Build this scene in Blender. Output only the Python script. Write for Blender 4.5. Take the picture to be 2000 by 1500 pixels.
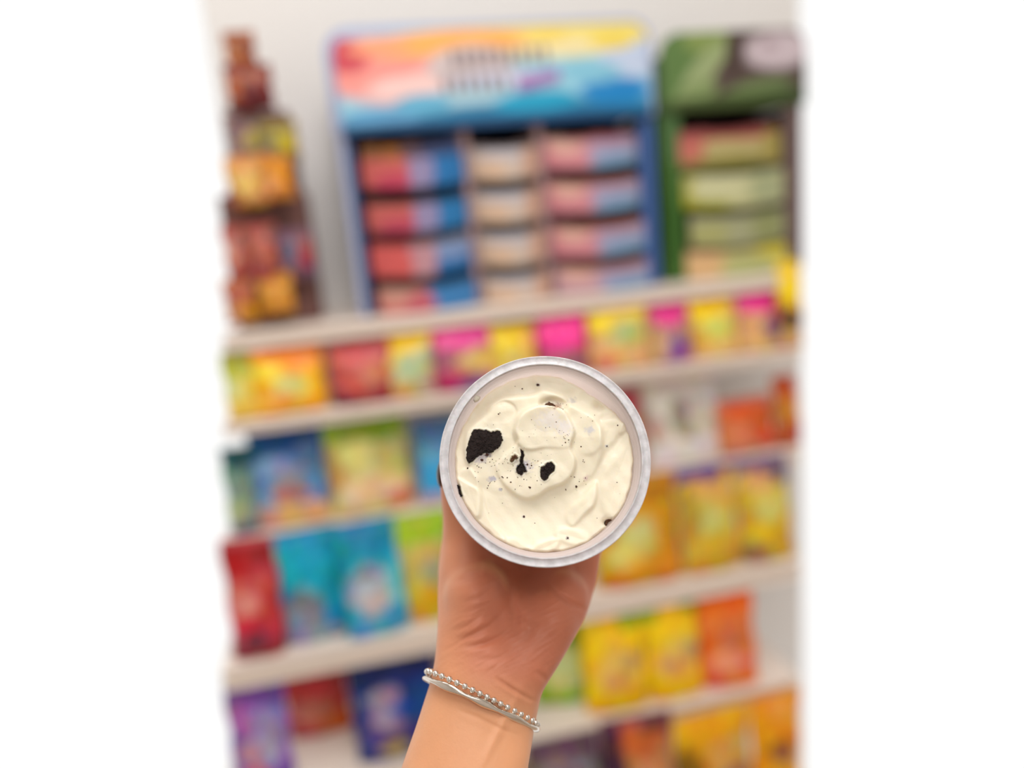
import bpy, bmesh, math, random
import numpy as np
from mathutils import Vector, Matrix, noise
random.seed(7)
for o in list(bpy.data.objects): bpy.data.objects.remove(o)
S = bpy.context.scene
COL = S.collection

# ------------------------------------------------------------------ camera
F = 1450.0                                   # focal length in pixels of a 2000 px wide frame
YAW, PITCH, ROLL = map(math.radians, (11.04, 12.17, -5.14))
CAM = Vector((0, 0, 1.5))
fwd = Vector((math.sin(YAW)*math.cos(PITCH), math.cos(YAW)*math.cos(PITCH), -math.sin(PITCH)))
rt0 = Vector((math.cos(YAW), -math.sin(YAW), 0)); up0 = rt0.cross(fwd)
RT = rt0*math.cos(ROLL) + up0*math.sin(ROLL)
UP = -rt0*math.sin(ROLL) + up0*math.cos(ROLL)
cd = bpy.data.cameras.new('camera'); cam = bpy.data.objects.new('camera', cd); COL.objects.link(cam)
cam.matrix_world = Matrix(((RT.x, UP.x, -fwd.x, CAM.x), (RT.y, UP.y, -fwd.y, CAM.y), (RT.z, UP.z, -fwd.z, CAM.z), (0, 0, 0, 1)))
cd.sensor_width = 36; cd.lens = F/2000*36; cd.clip_start = .01
cd.dof.use_dof = True; cd.dof.focus_distance = .341; cd.dof.aperture_fstop = 1.85
S.camera = cam

# ------------------------------------------------------------------ world, lights, exposure
W = bpy.data.worlds.new('world'); S.world = W; W.use_nodes = True
W.node_tree.nodes['Background'].inputs[0].default_value = (1, .995, .985, 1)
W.node_tree.nodes['Background'].inputs[1].default_value = 1.05
S.view_settings.view_transform = 'Standard'; S.view_settings.look = 'None'
S.view_settings.gamma = 1; S.view_settings.use_curve_mapping = False
S.view_settings.exposure = -0.02

def area(name, loc, target, sx, sy, power, col):
    l = bpy.data.lights.new(name, 'AREA'); l.shape = 'RECTANGLE'; l.size = sx; l.size_y = sy; l.energy = power; l.color = col
    o = bpy.data.objects.new(name, l); COL.objects.link(o); o.location = loc
    o.rotation_euler = (Vector(target)-Vector(loc)).to_track_quat('-Z', 'Y').to_euler()
    return o
area('overhead_area_light', (.12, -.02, 2.64), (-.1, .3, 1.2), .7, .45, 11, (1, .98, .955))
area('overhead_area_light', (.15, -1.15, 2.64), (0, .8, 1.2), 1.0, .4, 12.5, (1, .98, .955))  # unseen fill added behind the camera for frontal light
area('overhead_area_light', (.1, .62, 2.64), (.15, 1.3, 1.15), 1.3, .3, 6, (1, .98, .955))  # added light, brightens the shelves and back wall

# ------------------------------------------------------------------ helpers
def ray(px, py): return RT*((px-1000)/F) - UP*((py-750)/F) + fwd
def at_y(px, py, Y):
    d = ray(px, py); return CAM + d*(Y/d.y)
def at_z(px, py, Z):
    d = ray(px, py); return CAM + d*((Z-CAM.z)/d.z)
def at_d(px, py, D): return CAM + ray(px, py)*D
def proj(P):
    v = P-CAM; z = v.dot(fwd); return 1000+F*v.dot(RT)/z, 750-F*v.dot(UP)/z, z
def lin(c):
    r = []
    for v in c[:3]:
        v = v/255; r.append(v/12.92 if v <= .04045 else ((v+.055)/1.055)**2.4)
    return (*r, 1)
def tag(o, label=None, cat=None, group=None, kind=None):
    if label: o['label'] = label
    if cat: o['category'] = cat
    if group: o['group'] = group
    if kind: o['kind'] = kind
    return o
def empty(name, loc, label=None, cat=None, group=None):
    o = bpy.data.objects.new(name, None); COL.objects.link(o); o.location = loc; o.empty_display_size = .02
    return tag(o, label, cat, group)
def link(name, me, m, parent=None, smooth=False):
    o = bpy.data.objects.new(name, me); COL.objects.link(o)
    if m: me.materials.append(m)
    if smooth:
        for p in me.polygons: p.use_smooth = True
    if parent:
        o.parent = parent
        o.matrix_parent_inverse = (parent.matrix_world_calc if hasattr(parent, 'matrix_world_calc') else Matrix.LocRotScale(parent.location, parent.rotation_euler, parent.scale)).inverted()
    return o
def pyobj(name, vs, fs, m, parent=None, smooth=False):
    me = bpy.data.meshes.new(name); me.from_pydata([tuple(v) for v in vs], [], fs); me.update()
    return link(name, me, m, parent, smooth)
def bmobj(name, bm, m, parent=None, smooth=False):
    bmesh.ops.recalc_face_normals(bm, faces=bm.faces)
    me = bpy.data.meshes.new(name); bm.to_mesh(me); bm.free()
    return link(name, me, m, parent, smooth)
def add_box(bm, a, b, bevel=0):
    r = bmesh.ops.create_cube(bm, size=1)
    for v in r['verts']:
        v.co = Vector(((a[i]+b[i])/2 + v.co[i]*(b[i]-a[i]) for i in range(3)))
    if bevel:
        es = list({e for v in r['verts'] for e in v.link_edges})
        bmesh.ops.bevel(bm, geom=es, offset=bevel, segments=2, affect='EDGES', profile=.5)
def box(name, a, b, m, parent=None, bevel=.002):
    bm = bmesh.new(); add_box(bm, a, b, bevel); return bmobj(name, bm, m, parent)

def new_mat(name, col, rough=.5, spec=.5, **kw):
    m = bpy.data.materials.new(name); m.use_nodes = True
    b = m.node_tree.nodes['Principled BSDF']
    b.inputs['Base Color'].default_value = lin(col); b.inputs['Roughness'].default_value = rough
    b.inputs['Specular IOR Level'].default_value = spec
    for k, v in kw.items(): b.inputs[k.replace('_', ' ')].default_value = v
    return m
def layered(name, base, layers, rough=.4, warp=.10, wscale=5, coord='Generated', spec=.5, vary=.12, clutter=0):
    """printed surface: base colour, then patches (u, v, ru, rv, colour[, rotation, softness]); bands are wide patches"""
    m = new_mat(name, base, rough, spec); nt = m.node_tree; N = nt.nodes; L = nt.links
    b = N['Principled BSDF']; tc = N.new('ShaderNodeTexCoord')
    nz = N.new('ShaderNodeTexNoise'); nz.inputs['Scale'].default_value = wscale; nz.inputs['Detail'].default_value = 3
    L.new(tc.outputs[coord], nz.inputs['Vector'])
    s = N.new('ShaderNodeVectorMath'); s.operation = 'SUBTRACT'; s.inputs[1].default_value = (.5, .5, .5); L.new(nz.outputs['Color'], s.inputs[0])
    k = N.new('ShaderNodeVectorMath'); k.operation = 'SCALE'; k.inputs['Scale'].default_value = warp*2; L.new(s.outputs[0], k.inputs[0])
    a = N.new('ShaderNodeVectorMath'); a.operation = 'ADD'; L.new(tc.outputs[coord], a.inputs[0]); L.new(k.outputs[0], a.inputs[1])
    hsv = N.new('ShaderNodeMapRange'); hsv.inputs['To Min'].default_value = 1-vary; hsv.inputs['To Max'].default_value = 1+vary
    n2 = N.new('ShaderNodeTexNoise'); n2.inputs['Scale'].default_value = wscale*2.2; L.new(tc.outputs[coord], n2.inputs['Vector'])
    L.new(n2.outputs['Fac'], hsv.inputs['Value'])
    rgb = N.new('ShaderNodeRGB'); rgb.outputs[0].default_value = lin(base); cur = rgb.outputs[0]
    for ly in layers:
        u, v, ru, rv, c = ly[:5]; rot = ly[5] if len(ly) > 5 else 0; soft = ly[6] if len(ly) > 6 else .25
        mp = N.new('ShaderNodeMapping'); mp.vector_type = 'TEXTURE'
        mp.inputs['Location'].default_value = (u, 0, v); mp.inputs['Rotation'].default_value = (0, -math.radians(rot), 0)
        mp.inputs['Scale'].default_value = (ru, 1e4, rv); L.new(a.outputs[0], mp.inputs['Vector'])
        ln = N.new('ShaderNodeVectorMath'); ln.operation = 'LENGTH'; L.new(mp.outputs[0], ln.inputs[0])
        mr = N.new('ShaderNodeMapRange'); mr.interpolation_type = 'SMOOTHSTEP'
        mr.inputs['From Min'].default_value = 1-soft; mr.inputs['From Max'].default_value = 1+soft
        mr.inputs['To Min'].default_value = 1; mr.inputs['To Max'].default_value = 0; L.new(ln.outputs['Value'], mr.inputs['Value'])
        mx = N.new('ShaderNodeMix'); mx.data_type = 'RGBA'; L.new(mr.outputs[0], mx.inputs[0]); L.new(cur, mx.inputs[6]); mx.inputs[7].default_value = lin(c)
        cur = mx.outputs[2]
    if clutter:
        vo = N.new('ShaderNodeTexVoronoi'); vo.inputs['Scale'].default_value = 7; L.new(a.outputs[0], vo.inputs['Vector'])
        m3 = N.new('ShaderNodeMix'); m3.data_type = 'RGBA'; m3.blend_type = 'SOFT_LIGHT'; m3.inputs[0].default_value = clutter; L.new(cur, m3.inputs[6]); L.new(vo.outputs['Color'], m3.inputs[7]); cur = m3.outputs[2]
    vm = N.new('ShaderNodeVectorMath'); vm.operation = 'SCALE'; L.new(cur, vm.inputs[0]); L.new(hsv.outputs[0], vm.inputs['Scale'])
    L.new(vm.outputs[0], b.inputs['Base Color'])
    return m

# ------------------------------------------------------------------ the setting
M_wall = new_mat('painted_wall', (230, 227, 224), .8)
nt = M_wall.node_tree; nn = nt.nodes.new('ShaderNodeTexNoise'); nn.inputs['Scale'].default_value = 60; bp = nt.nodes.new('ShaderNodeBump'); bp.inputs['Strength'].default_value = .1
nt.links.new(nn.outputs[0], bp.inputs['Height']); nt.links.new(bp.outputs[0], nt.nodes['Principled BSDF'].inputs['Normal'])
M_shelf = new_mat('cream_powder_coated_steel', (232, 218, 206), .45)
M_floor = layered('beige_floor_tile', (200, 180, 160), [], .5, coord='Object')
M_ceil = new_mat('white_ceiling', (235, 232, 228), .9)
YW = 1.34
wl = at_y(446, 330, YW); wr = at_y(1562, 300, YW)
tag(box('wall_back', (wl.x, YW, 0), (wr.x, YW+.06, 2.3), M_wall, bevel=0), kind='structure')
tag(box('floor', (-1.6, -1.6, -.05), (1.8, .75, 0), M_floor, bevel=0), kind='structure')  # floor, ceiling and rear wall: unseen shell added to block world light
tag(box('ceiling', (-1.6, -1.6, 2.7), (1.8, 1.2, 2.76), M_ceil, bevel=0), kind='structure')
tag(box('wall_left_unseen', (-1.66, -1.6, 0), (-1.6, 1.15, 2.7), M_wall, bevel=0), kind='structure')  # both side walls are unseen, put in to cut light from the sides
tag(box('wall_right_unseen', (1.8, -1.6, 0), (1.86, 1.15, 2.7), M_wall, bevel=0), kind='structure')
tag(box('wall_rear', (-1.6, -1.66, 0), (1.8, -1.6, 2.7), M_wall, bevel=0), kind='structure')

# shelves: (front plane y, pixel on the lower edge of the lip)
SH = [(1.085, (640, 664)), (1.055, (640, 824)), (1.06, (440, 1080)), (.985, (640, 1306)), (.95, (1309, 1411)), (.895, (1309, 1700))]
SZ = []
LIPS = [.022, .016, .020, .030, .030, .030]
names = ['top', 'second', 'third', 'fourth', 'fifth', 'lowest']
for i, (Yf, (px, py)) in enumerate(SH):
    LIPH = LIPS[i]; zb = at_y(px, py, Yf).z; zt = zb+LIPH; SZ.append(zt)
    # ends of the board: where its middle line leaves the photographed bay
    def yat(x):   # pixel row of the lip at column x
        y = py
        for _ in range(20):
            p = at_y(x, y, Yf); y += (p.z-zb)*1000
        return y
    xl = at_y(440, yat(440), Yf).x; xr = at_y(1562, yat(1562), Yf).x
    sh = empty('store_shelf', (0, Yf, zt), None, None)
    tag(sh, {0: 'cream steel top shelf that carries the card display stands', 1: 'cream steel shelf under the row of yellow and pink candy bags',
             2: 'cream steel shelf under the blue, green and white candy bags', 3: 'cream steel shelf below the cyan and gold candy bags',
             4: 'cream steel shelf under the yellow and orange bags at lower right', 5: 'cream steel shelf at the very bottom, out of sight below gold bags'}[i], 'shelf', 'shelves of the candy bay')
    box('board', (xl, Yf+.003, zt-.012), (xr, YW, zt), M_shelf, sh, .001)
    bm = bmesh.new(); add_box(bm, (xl, Yf-.004, zb), (xr, Yf+.002, zt), .0015); add_box(bm, (xl, Yf-.009, zb), (xr, Yf-.004, zb+.004), .001)
    add_box(bm, (xl, Yf-.009, zt-.005), (xr, Yf-.004, zt-.001), .001)
    bmobj('price_rail', bm, M_shelf, sh)
print('SHELF Z', [round(z, 3) for z in SZ])

# ------------------------------------------------------------------ candy bags
def bag_mesh(w, h, t, seed, gusset):
    """pillow pouch with crimped seals; base at z=0, front towards -y"""
    rnd = random.Random(seed); NX, NZ = 18, 24; vs = []; fs = []
    ph = [rnd.uniform(0, 6.28) for _ in range(6)]
    for side in (-1, 1):
        for j in range(NZ+1):
            v = j/NZ
            for i in range(NX+1):
                u = i/NX*2-1
                ew = (1-abs(u)**2.6); 
                if gusset: ev = min(1, (1-v)*3.2)**.75*(.55+.45*min(1, v*6))*(1-.35*v) + (.25 if v < .02 else 0)
                else: ev = min(1, v*4)**.6*min(1, (1-v)*4)**.6
                d = t/2*max(ew, 0)**.55*ev
                d += .0022*math.sin(7*u+ph[0]+4*v)*math.sin(9*v+ph[1])*max(ew, 0)
                d += .0013*math.sin(17*u*v+ph[2])*max(ew, 0)*ev
                d = max(d, .0003)
                x = u*w/2*(1-.05*math.sin(v*math.pi)*(1 if not gusset else .6))+.0015*math.sin(v*14+ph[3])
                vs.append((x, side*d, v*h+.002*math.sin(u*3+ph[4])*v*(1-v)*4))
    n = (NX+1)*(NZ+1)
    for j in range(NZ):
        for i in range(NX):
            a = j*(NX+1)+i; fs.append((a, a+1, a+NX+2, a+NX+1)); fs.append((n+a, n+a+NX+1, n+a+NX+2, n+a+1))
    for j in range(NZ):
        a = j*(NX+1); fs.append((a, a+NX+1, n+a+NX+1, n+a)); a += NX; fs.append((a, n+a, n+a+NX+1, a+NX+1))
    for i in range(NX):
        a = i; fs.append((a, n+a, n+a+1, a+1)); a = NZ*(NX+1)+i; fs.append((a, a+1, n+a+1, n+a))
    return vs, fs
def seal_mesh(w, z0, hh, zig):
    vs = []; fs = []; n = 36
    for i in range(n+1):
        x = (i/n-.5)*w; y = .0006*math.sin(i*2.1)
        e = (.0012 if i % 2 else 0)*zig
        for dy in (-.0006, .0006):
            vs.append((x, y+dy, z0)); vs.append((x, y+dy, z0+hh+e))
    for i in range(n):
        a = i*4; b = a+4
        fs += [(a, b, b+1, a+1), (a+2, a+3, b+3, b+2), (a+1, b+1, b+3, a+3), (a, a+2, b+2, b)]
    fs += [(0, 1, 3, 2), (n*4, n*4+2, n*4+3, n*4+1)]
    return vs, fs
BAGN = 0
PREV = {}
def bag(label, box_, shelf, base, layers, top=None, lean=8, group=None, cat='candy bag', yplane=None, gus=True, thick=.035, name='candy_bag', zrot=None, ystand=None):
    """box_ = (x0, x1, ytop, ybot) as seen; the base is set on the shelf it stands on"""
    global BAGN; BAGN += 1
    x0, x1, yt, yb = box_; xc = (x0+x1)/2; ym = (yt+yb)/2
    if ystand is not None:
        z = SZ[shelf]; Yb = ystand
    elif yplane is None:
        z = SZ[shelf]; Yf = SH[shelf][0]
        P = at_z(xc+.1*(yb-ym), yb, z); Yb = min(max(P.y, Yf+thick*.5+.004), YW-.06)
    else:
        Yb = yplane; z = at_y(xc, yb, Yb).z
    c = at_y(xc+.1*(yb-ym), yb, Yb)
    w = at_y(x1, ym, Yb).x-at_y(x0, ym, Yb).x
    h = (at_y(xc, yt, Yb).z - z)/math.cos(math.radians(lean))
    xm = (at_y(x1, ym, Yb).x+at_y(x0, ym, Yb).x)/2
    print('BAG', BAGN, label[:30], 'Y %.3f h %.3f w %.3f' % (Yb, h, w), 'shelf', shelf, 'front', SH[shelf][0])
    o = bpy.data.objects.new(name, None); COL.objects.link(o); o.empty_display_size = .02
    tag(o, label, cat, group)
    o.location = (xm, Yb, z+.001)
    zr = random.Random(BAGN).uniform(-6, 6) if zrot is None else zrot
    o.rotation_euler = (-math.radians(lean), 0, math.radians(zr))
    m = layered('printed_foil_'+str(BAGN), base, layers, rough=.38, spec=.35, clutter=.55)
    hb = h-.009
    vs, fs = bag_mesh(w, hb, thick, BAGN*13, gus)
    a = pyobj('pouch', vs, fs, m, None, True); a.parent = o
    tm = new_mat('foil_seal_'+str(BAGN), top or base, .35)
    vs, fs = seal_mesh(w*.985, hb-.001, .010, 1); b = pyobj('top_seal', vs, fs, tm); b.parent = o
    if not gus:
        vs, fs = seal_mesh(w*.97, 0, .006, 0); b2 = pyobj('bottom_seal', vs, fs, tm); b2.parent = o
    return o

G1 = 'candy bags on the second shelf'
YEL = (250, 212, 10); PNK = (240, 45, 145)
bag('yellow-green candy bag at the left end of the yellow and pink row', (436, 502, 690, 834), 1, (232, 205, 95), [(.5, .95, .9, .28, (176, 182, 50)), (.3, .5, .3, .15, (215, 215, 140)), (.6, .1, .5, .12, (240, 200, 70))], (170, 175, 50), group=G1)
bag('wide orange-yellow candy bag with pale green window', (496, 640, 680, 830), 1, (250, 190, 20), [(.6, .98, .9, .3, (252, 152, 25)), (.5, .45, .25, .22, (214, 206, 120)), (.2, .75, .25, .12, (245, 215, 50)), (.97, .4, .12, .5, (240, 165, 0)), (.3, .25, .2, .1, (240, 150, 80)), (.55, .08, .5, .1, (235, 165, 20))], (250, 140, 20), group=G1)
bag('brick-red candy bag with dark red foot next to orange bag', (642, 768, 668, 795), 1, (196, 82, 78), [(.7, .5, .2, .25, (200, 120, 100)), (.2, .08, .35, .16, (130, 35, 50)), (.9, .15, .25, .2, (150, 40, 50)), (.4, .8, .5, .08, (215, 95, 95))], (190, 75, 75), group=G1)
bag('yellow-topped candy bag with grey-green picture beside red bag', (752, 850, 652, 810), 1, (186, 190, 150), [(.4, .98, .6, .22, YEL), (.05, .6, .3, .25, (235, 190, 90)), (.5, .5, .3, .2, (180, 195, 155)), (.3, .08, .4, .15, (212, 160, 60)), (.95, .1, .2, .4, (200, 160, 140))], YEL, group=G1)
bag('magenta candy bag with crimson foot left of the cup', (846, 972, 632, 790), 1, (172, 98, 120), [(.5, .98, .8, .32, (235, 70, 155)), (.75, .45, .35, .2, (220, 180, 110)), (.25, .12, .25, .18, (185, 35, 90)), (.6, .05, .3, .12, (110, 60, 140))], (235, 70, 155), group=G1)
bag('yellow candy bag just above left part of the cup rim', (962, 1052, 636, 775), 1, (226, 190, 60), [(.4, .98, .6, .3, (240, 210, 20)), (.5, .4, .3, .2, (215, 190, 110)), (.9, .7, .15, .5, (245, 180, 100))], (240, 205, 30), group=G1)
bag('hot pink candy bag directly above the cup', (1052, 1150, 616, 765), 1, (170, 80, 110), [(.5, .9, .7, .45, (250, 50, 155)), (.6, .25, .3, .15, (150, 100, 110))], PNK, group=G1)
bag('tall yellow candy bag with green-grey picture, right of hot pink bag', (1148, 1270, 585, 742), 1, (225, 180, 120), [(.45, .95, .55, .3, (250, 215, 50)), (.2, .72, .2, .16, (250, 215, 0)), (.6, .55, .25, .2, (182, 188, 120)), (.3, .15, .2, .1, (225, 120, 80)), (.7, .2, .3, .12, (238, 190, 120))], (248, 215, 80), group=G1)
bag('pink candy bag with violet-blue spot between two yellow bags', (1272, 1352, 590, 728), 1, (172, 125, 130), [(.45, .93, .5, .28, (235, 55, 150)), (.55, .22, .35, .2, (125, 90, 165)), (.75, .1, .25, .1, (185, 75, 150)), (.1, .3, .2, .4, (215, 170, 120))], (230, 60, 145), group=G1)
bag('yellow candy bag with pale green face, second from right end', (1350, 1442, 578, 722), 1, (230, 185, 95), [(.35, .92, .5, .3, (250, 208, 0)), (.5, .5, .32, .22, (214, 212, 100)), (.15, .3, .2, .12, (215, 160, 20)), (.6, .1, .5, .15, (240, 200, 120))], (250, 205, 10), group=G1)
bag('magenta candy bag with dark violet foot at right of the row', (1442, 1524, 562, 704), 1, (222, 165, 115), [(.5, .95, .75, .3, (232, 35, 145)), (.75, .35, .25, .25, (120, 85, 130)), (.4, .1, .4, .12, (232, 190, 110)), (.95, .65, .2, .25, (205, 20, 115))], (230, 40, 140), group=G1)
bag('taller yellow candy bag at the right end of the row', (1520, 1566, 512, 690), 1, (215, 160, 40), [(.6, .85, .8, .3, (250, 215, 0)), (.4, .35, .4, .12, (70, 45, 50)), (.5, .1, .5, .1, (215, 170, 120))], (250, 215, 20), group=G1, lean=2)

G2 = 'candy bags on the third shelf'
bag('teal and grey-green candy bag at the left end of third shelf', (437, 496, 880, 1044), 2, (140, 165, 145), [(.5, .98, .9, .18, (10, 95, 95)), (.6, .6, .4, .2, (120, 150, 140)), (.4, .25, .4, .2, (165, 175, 130)), (.5, .04, .8, .08, (90, 90, 120))], (10, 90, 90), group=G2, thick=.018, zrot=0)
bag('blue candy bag with lilac spot and peach foot', (484, 638, 838, 1032), 2, (85, 135, 185), [(.45, .98, .8, .24, (0, 88, 155)), (.85, .75, .25, .15, (75, 110, 165)), (.3, .62, .28, .14, (135, 165, 220)), (.6, .5, .25, .14, (150, 140, 155)), (.8, .45, .12, .14, (80, 140, 200)), (.5, .35, .3, .08, (185, 115, 120)), (.55, .1, .6, .15, (238, 185, 120)), (.15, .12, .2, .1, (225, 165, 135)), (.12, .35, .15, .15, (100, 155, 205))], (0, 80, 140), group=G2)
bag('lime-topped pale yellow candy bag beside the blue bag', (640, 806, 824, 1016), 2, (226, 205, 125), [(.55, 1.0, .8, .2, (150, 192, 25)), (.4, .72, .25, .14, (232, 226, 130)), (.75, .62, .25, .2, (200, 195, 120)), (.5, .25, .4, .18, (238, 200, 160)), (.85, .12, .22, .1, (222, 125, 85)), (.08, .5, .1, .3, (212, 165, 80))], (150, 190, 30), group=G2)
bag('light blue candy bag half hidden by left rim of the cup', (812, 905, 822, 985), 2, (100, 170, 210), [(.4, .9, .6, .2, (70, 125, 175)), (.4, .3, .4, .25, (55, 160, 225)), (.4, .04, .6, .08, (190, 175, 190))], (70, 120, 170), group=G2)
bag('red-brown candy bag peeking out behind right rim of cup', (1165, 1262, 768, 950), 2, (190, 110, 90), [(.75, .85, .35, .2, (205, 70, 85)), (.8, .55, .25, .2, (175, 82, 35)), (.8, .2, .3, .15, (205, 150, 135))], (200, 90, 100), group=G2)
bag('white candy bag with grey-brown figure right of the cup', (1262, 1402, 728, 938), 2, (240, 232, 224), [(.48, .55, .16, .2, (150, 130, 118)), (.48, .37, .13, .1, (165, 148, 118)), (.15, .4, .12, .2, (205, 175, 160)), (.75, .5, .2, .3, (210, 198, 192))], (232, 222, 214), group=G2)
bag('coral and orange candy bag right of the white bag', (1402, 1516, 780, 915), 2, (226, 122, 92), [(.5, .82, .4, .2, (232, 98, 30)), (.75, .6, .3, .2, (205, 92, 25)), (.85, .3, .25, .2, (225, 70, 20)), (.1, .35, .15, .3, (222, 130, 75)), (.5, .08, .5, .1, (205, 135, 105))], (205, 120, 100), group=G2)
bag('dark orange candy bag at right end of third shelf', (1516, 1566, 738, 895), 2, (205, 130, 55), [(.6, .95, .6, .25, (208, 84, 5)), (.7, .6, .4, .18, (215, 130, 0)), (.6, .2, .6, .18, (185, 70, 35))], (205, 85, 20), group=G2)

G3 = 'candy bags on the fourth shelf'
bag('crimson candy bag with pale pink face at left edge', (436, 548, 1062, 1282), 3, (190, 50, 60), [(.4, .98, .8, .16, (150, 0, 8)), (.35, .82, .35, .08, (175, 5, 15)), (.35, .5, .32, .15, (225, 130, 120)), (.45, .64, .4, .06, (200, 90, 85)), (.3, .28, .35, .1, (205, 30, 60)), (.5, .06, .7, .1, (150, 45, 55)), (.45, .17, .25, .06, (110, 45, 70))], (190, 70, 80), group=G3)
bag('cyan candy bag with grey-blue figure, left of the pair', (536, 672, 1036, 1212), 3, (0, 150, 185), [(.4, .75, .45, .3, (0, 168, 198)), (.36, .28, .3, .24, (135, 142, 165)), (.35, .42, .2, .08, (110, 120, 135)), (.85, .3, .15, .2, (0, 162, 192)), (.4, .06, .5, .07, (150, 160, 180))], (0, 140, 180), group=G3, ystand=1.025, lean=2)
bag('cyan candy bag with white bear-like figure, right of the pair', (664, 792, 1026, 1246), 3, (0, 150, 182), [(.4, .9, .7, .18, (0, 140, 175)), (.45, .42, .34, .24, (178, 178, 200)), (.4, .58, .2, .05, (120, 115, 130)), (.9, .45, .16, .22, (75, 195, 220)), (.55, .32, .2, .08, (205, 190, 190)), (.5, .06, .7, .1, (70, 165, 200))], (0, 130, 170), group=G3, thick=.03)
bag('lime-topped golden candy bag between cyan bag and the hand', (776, 884, 1002, 1186), 3, (202, 186, 100), [(.4, .98, .8, .2, (160, 200, 25)), (.3, .6, .3, .15, (212, 186, 100)), (.65, .5, .25, .14, (165, 160, 130)), (.45, .18, .4, .18, (220, 170, 0)), (.2, .35, .15, .12, (200, 190, 70))], (155, 195, 30), group=G3, ystand=1.02, lean=2)
bag('gold candy bag with pale green window touching cup rim', (1160, 1330, 940, 1140), 3, (215, 155, 5), [(.55, .5, .3, .16, (210, 200, 120)), (.35, .32, .25, .14, (222, 208, 110)), (.75, .88, .4, .1, (190, 130, 0)), (.85, .45, .14, .3, (205, 140, 0)), (.6, .12, .4, .12, (232, 155, 20)), (.5, .04, .5, .04, (200, 120, 10))], (185, 120, 20), group=G3)
bag('gold candy bag with purple left corner', (1332, 1448, 918, 1112), 3, (222, 172, 50), [(.25, .98, .6, .07, (85, 55, 130)), (.6, .82, .4, .1, (225, 178, 90)), (.5, .52, .34, .18, (208, 200, 110)), (.45, .3, .3, .1, (220, 185, 40)), (.2, .6, .12, .3, (190, 150, 50)), (.5, .06, .5, .1, (210, 160, 20))], (100, 70, 140), group=G3)
bag('gold candy bag with violet top at right edge', (1446, 1552, 902, 1098), 3, (218, 172, 30), [(.5, .98, .7, .07, (115, 95, 120)), (.85, .85, .15, .08, (80, 75, 120)), (.55, .56, .34, .18, (214, 206, 105)), (.5, .3, .4, .1, (225, 190, 10)), (.4, .82, .3, .08, (220, 170, 110)), (.2, .1, .3, .1, (160, 120, 70))], (110, 85, 130), group=G3)

G4 = 'candy bags on the fifth shelf'
bag('purple candy bag with pink and lilac print at bottom left', (440, 566, 1346, 1530), 4, (118, 82, 165), [(.3, .7, .28, .16, (175, 90, 175)), (.65, .62, .25, .22, (150, 135, 185)), (.55, .35, .3, .16, (172, 165, 208)), (.35, .4, .2, .1, (190, 130, 160)), (.4, .1, .3, .14, (212, 85, 120)), (.95, .45, .1, .3, (140, 105, 190))], (95, 70, 160), group=G4)
bag('red candy bag with orange corner beside purple bag', (556, 684, 1318, 1428), 4, (188, 62, 60), [(.45, .82, .4, .18, (210, 62, 58)), (.4, .42, .34, .22, (212, 125, 112)), (.75, .18, .25, .16, (208, 100, 0)), (.6, .5, .2, .12, (195, 105, 80))], (175, 60, 60), group=G4)
bag('dark blue candy bag with lilac figure left of the wrist', (684, 862, 1288, 1470), 4, (0, 50, 130), [(.5, .95, .9, .2, (0, 28, 100)), (.38, .5, .2, .24, (165, 138, 175)), (.35, .66, .2, .08, (150, 130, 160)), (.75, .5, .3, .15, (0, 65, 155)), (.4, .12, .2, .08, (190, 160, 90)), (.2, .25, .2, .1, (80, 60, 130)), (.75, .25, .2, .12, (75, 55, 120))], (0, 30, 105), group=G4)
bag('lime green candy bag half hidden by edge of the palm', (1040, 1158, 1215, 1366), 4, (150, 190, 20), [(.5, .95, .8, .14, (60, 150, 40)), (.5, .42, .33, .3, (208, 216, 150)), (.6, .08, .5, .1, (140, 185, 0))], (70, 150, 40), group=G4)
bag('yellow candy bag with green top, right of the palm', (1140, 1262, 1198, 1398), 4, (253, 205, 0), [(.15, .9, .2, .1, (240, 205, 20)), (.85, .93, .25, .1, (150, 180, 0)), (.5, .62, .2, .12, (236, 190, 60)), (.55, .4, .34, .18, (240, 186, 92)), (.75, .5, .12, .1, (185, 160, 110)), (.4, .3, .16, .07, (210, 150, 110)), (.5, .08, .6, .1, (252, 200, 0))], (215, 200, 0), group=G4)
bag('yellow candy bag with purple-grey spots next to orange bag', (1262, 1372, 1176, 1376), 4, (252, 205, 0), [(.1, .93, .2, .12, (150, 180, 0)), (.9, .95, .2, .08, (120, 170, 20)), (.6, .55, .34, .12, (236, 205, 70)), (.5, .38, .35, .16, (242, 180, 90)), (.8, .48, .16, .1, (190, 160, 120)), (.35, .35, .16, .07, (205, 150, 110)), (.5, .08, .6, .1, (252, 200, 0))], (200, 200, 0), group=G4)
bag('orange candy bag with pink spot at right of the yellow pair', (1366, 1476, 1156, 1342), 4, (238, 118, 60), [(.4, .92, .8, .2, (244, 115, 0)), (.6, .66, .3, .12, (222, 118, 62)), (.25, .4, .2, .2, (236, 108, 20)), (.6, .5, .25, .1, (205, 108, 75)), (.5, .27, .3, .13, (245, 160, 130)), (.75, .08, .35, .1, (248, 130, 30)), (.3, .08, .2, .07, (230, 90, 50))], (244, 112, 5), group=G4, zrot=-8)

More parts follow.
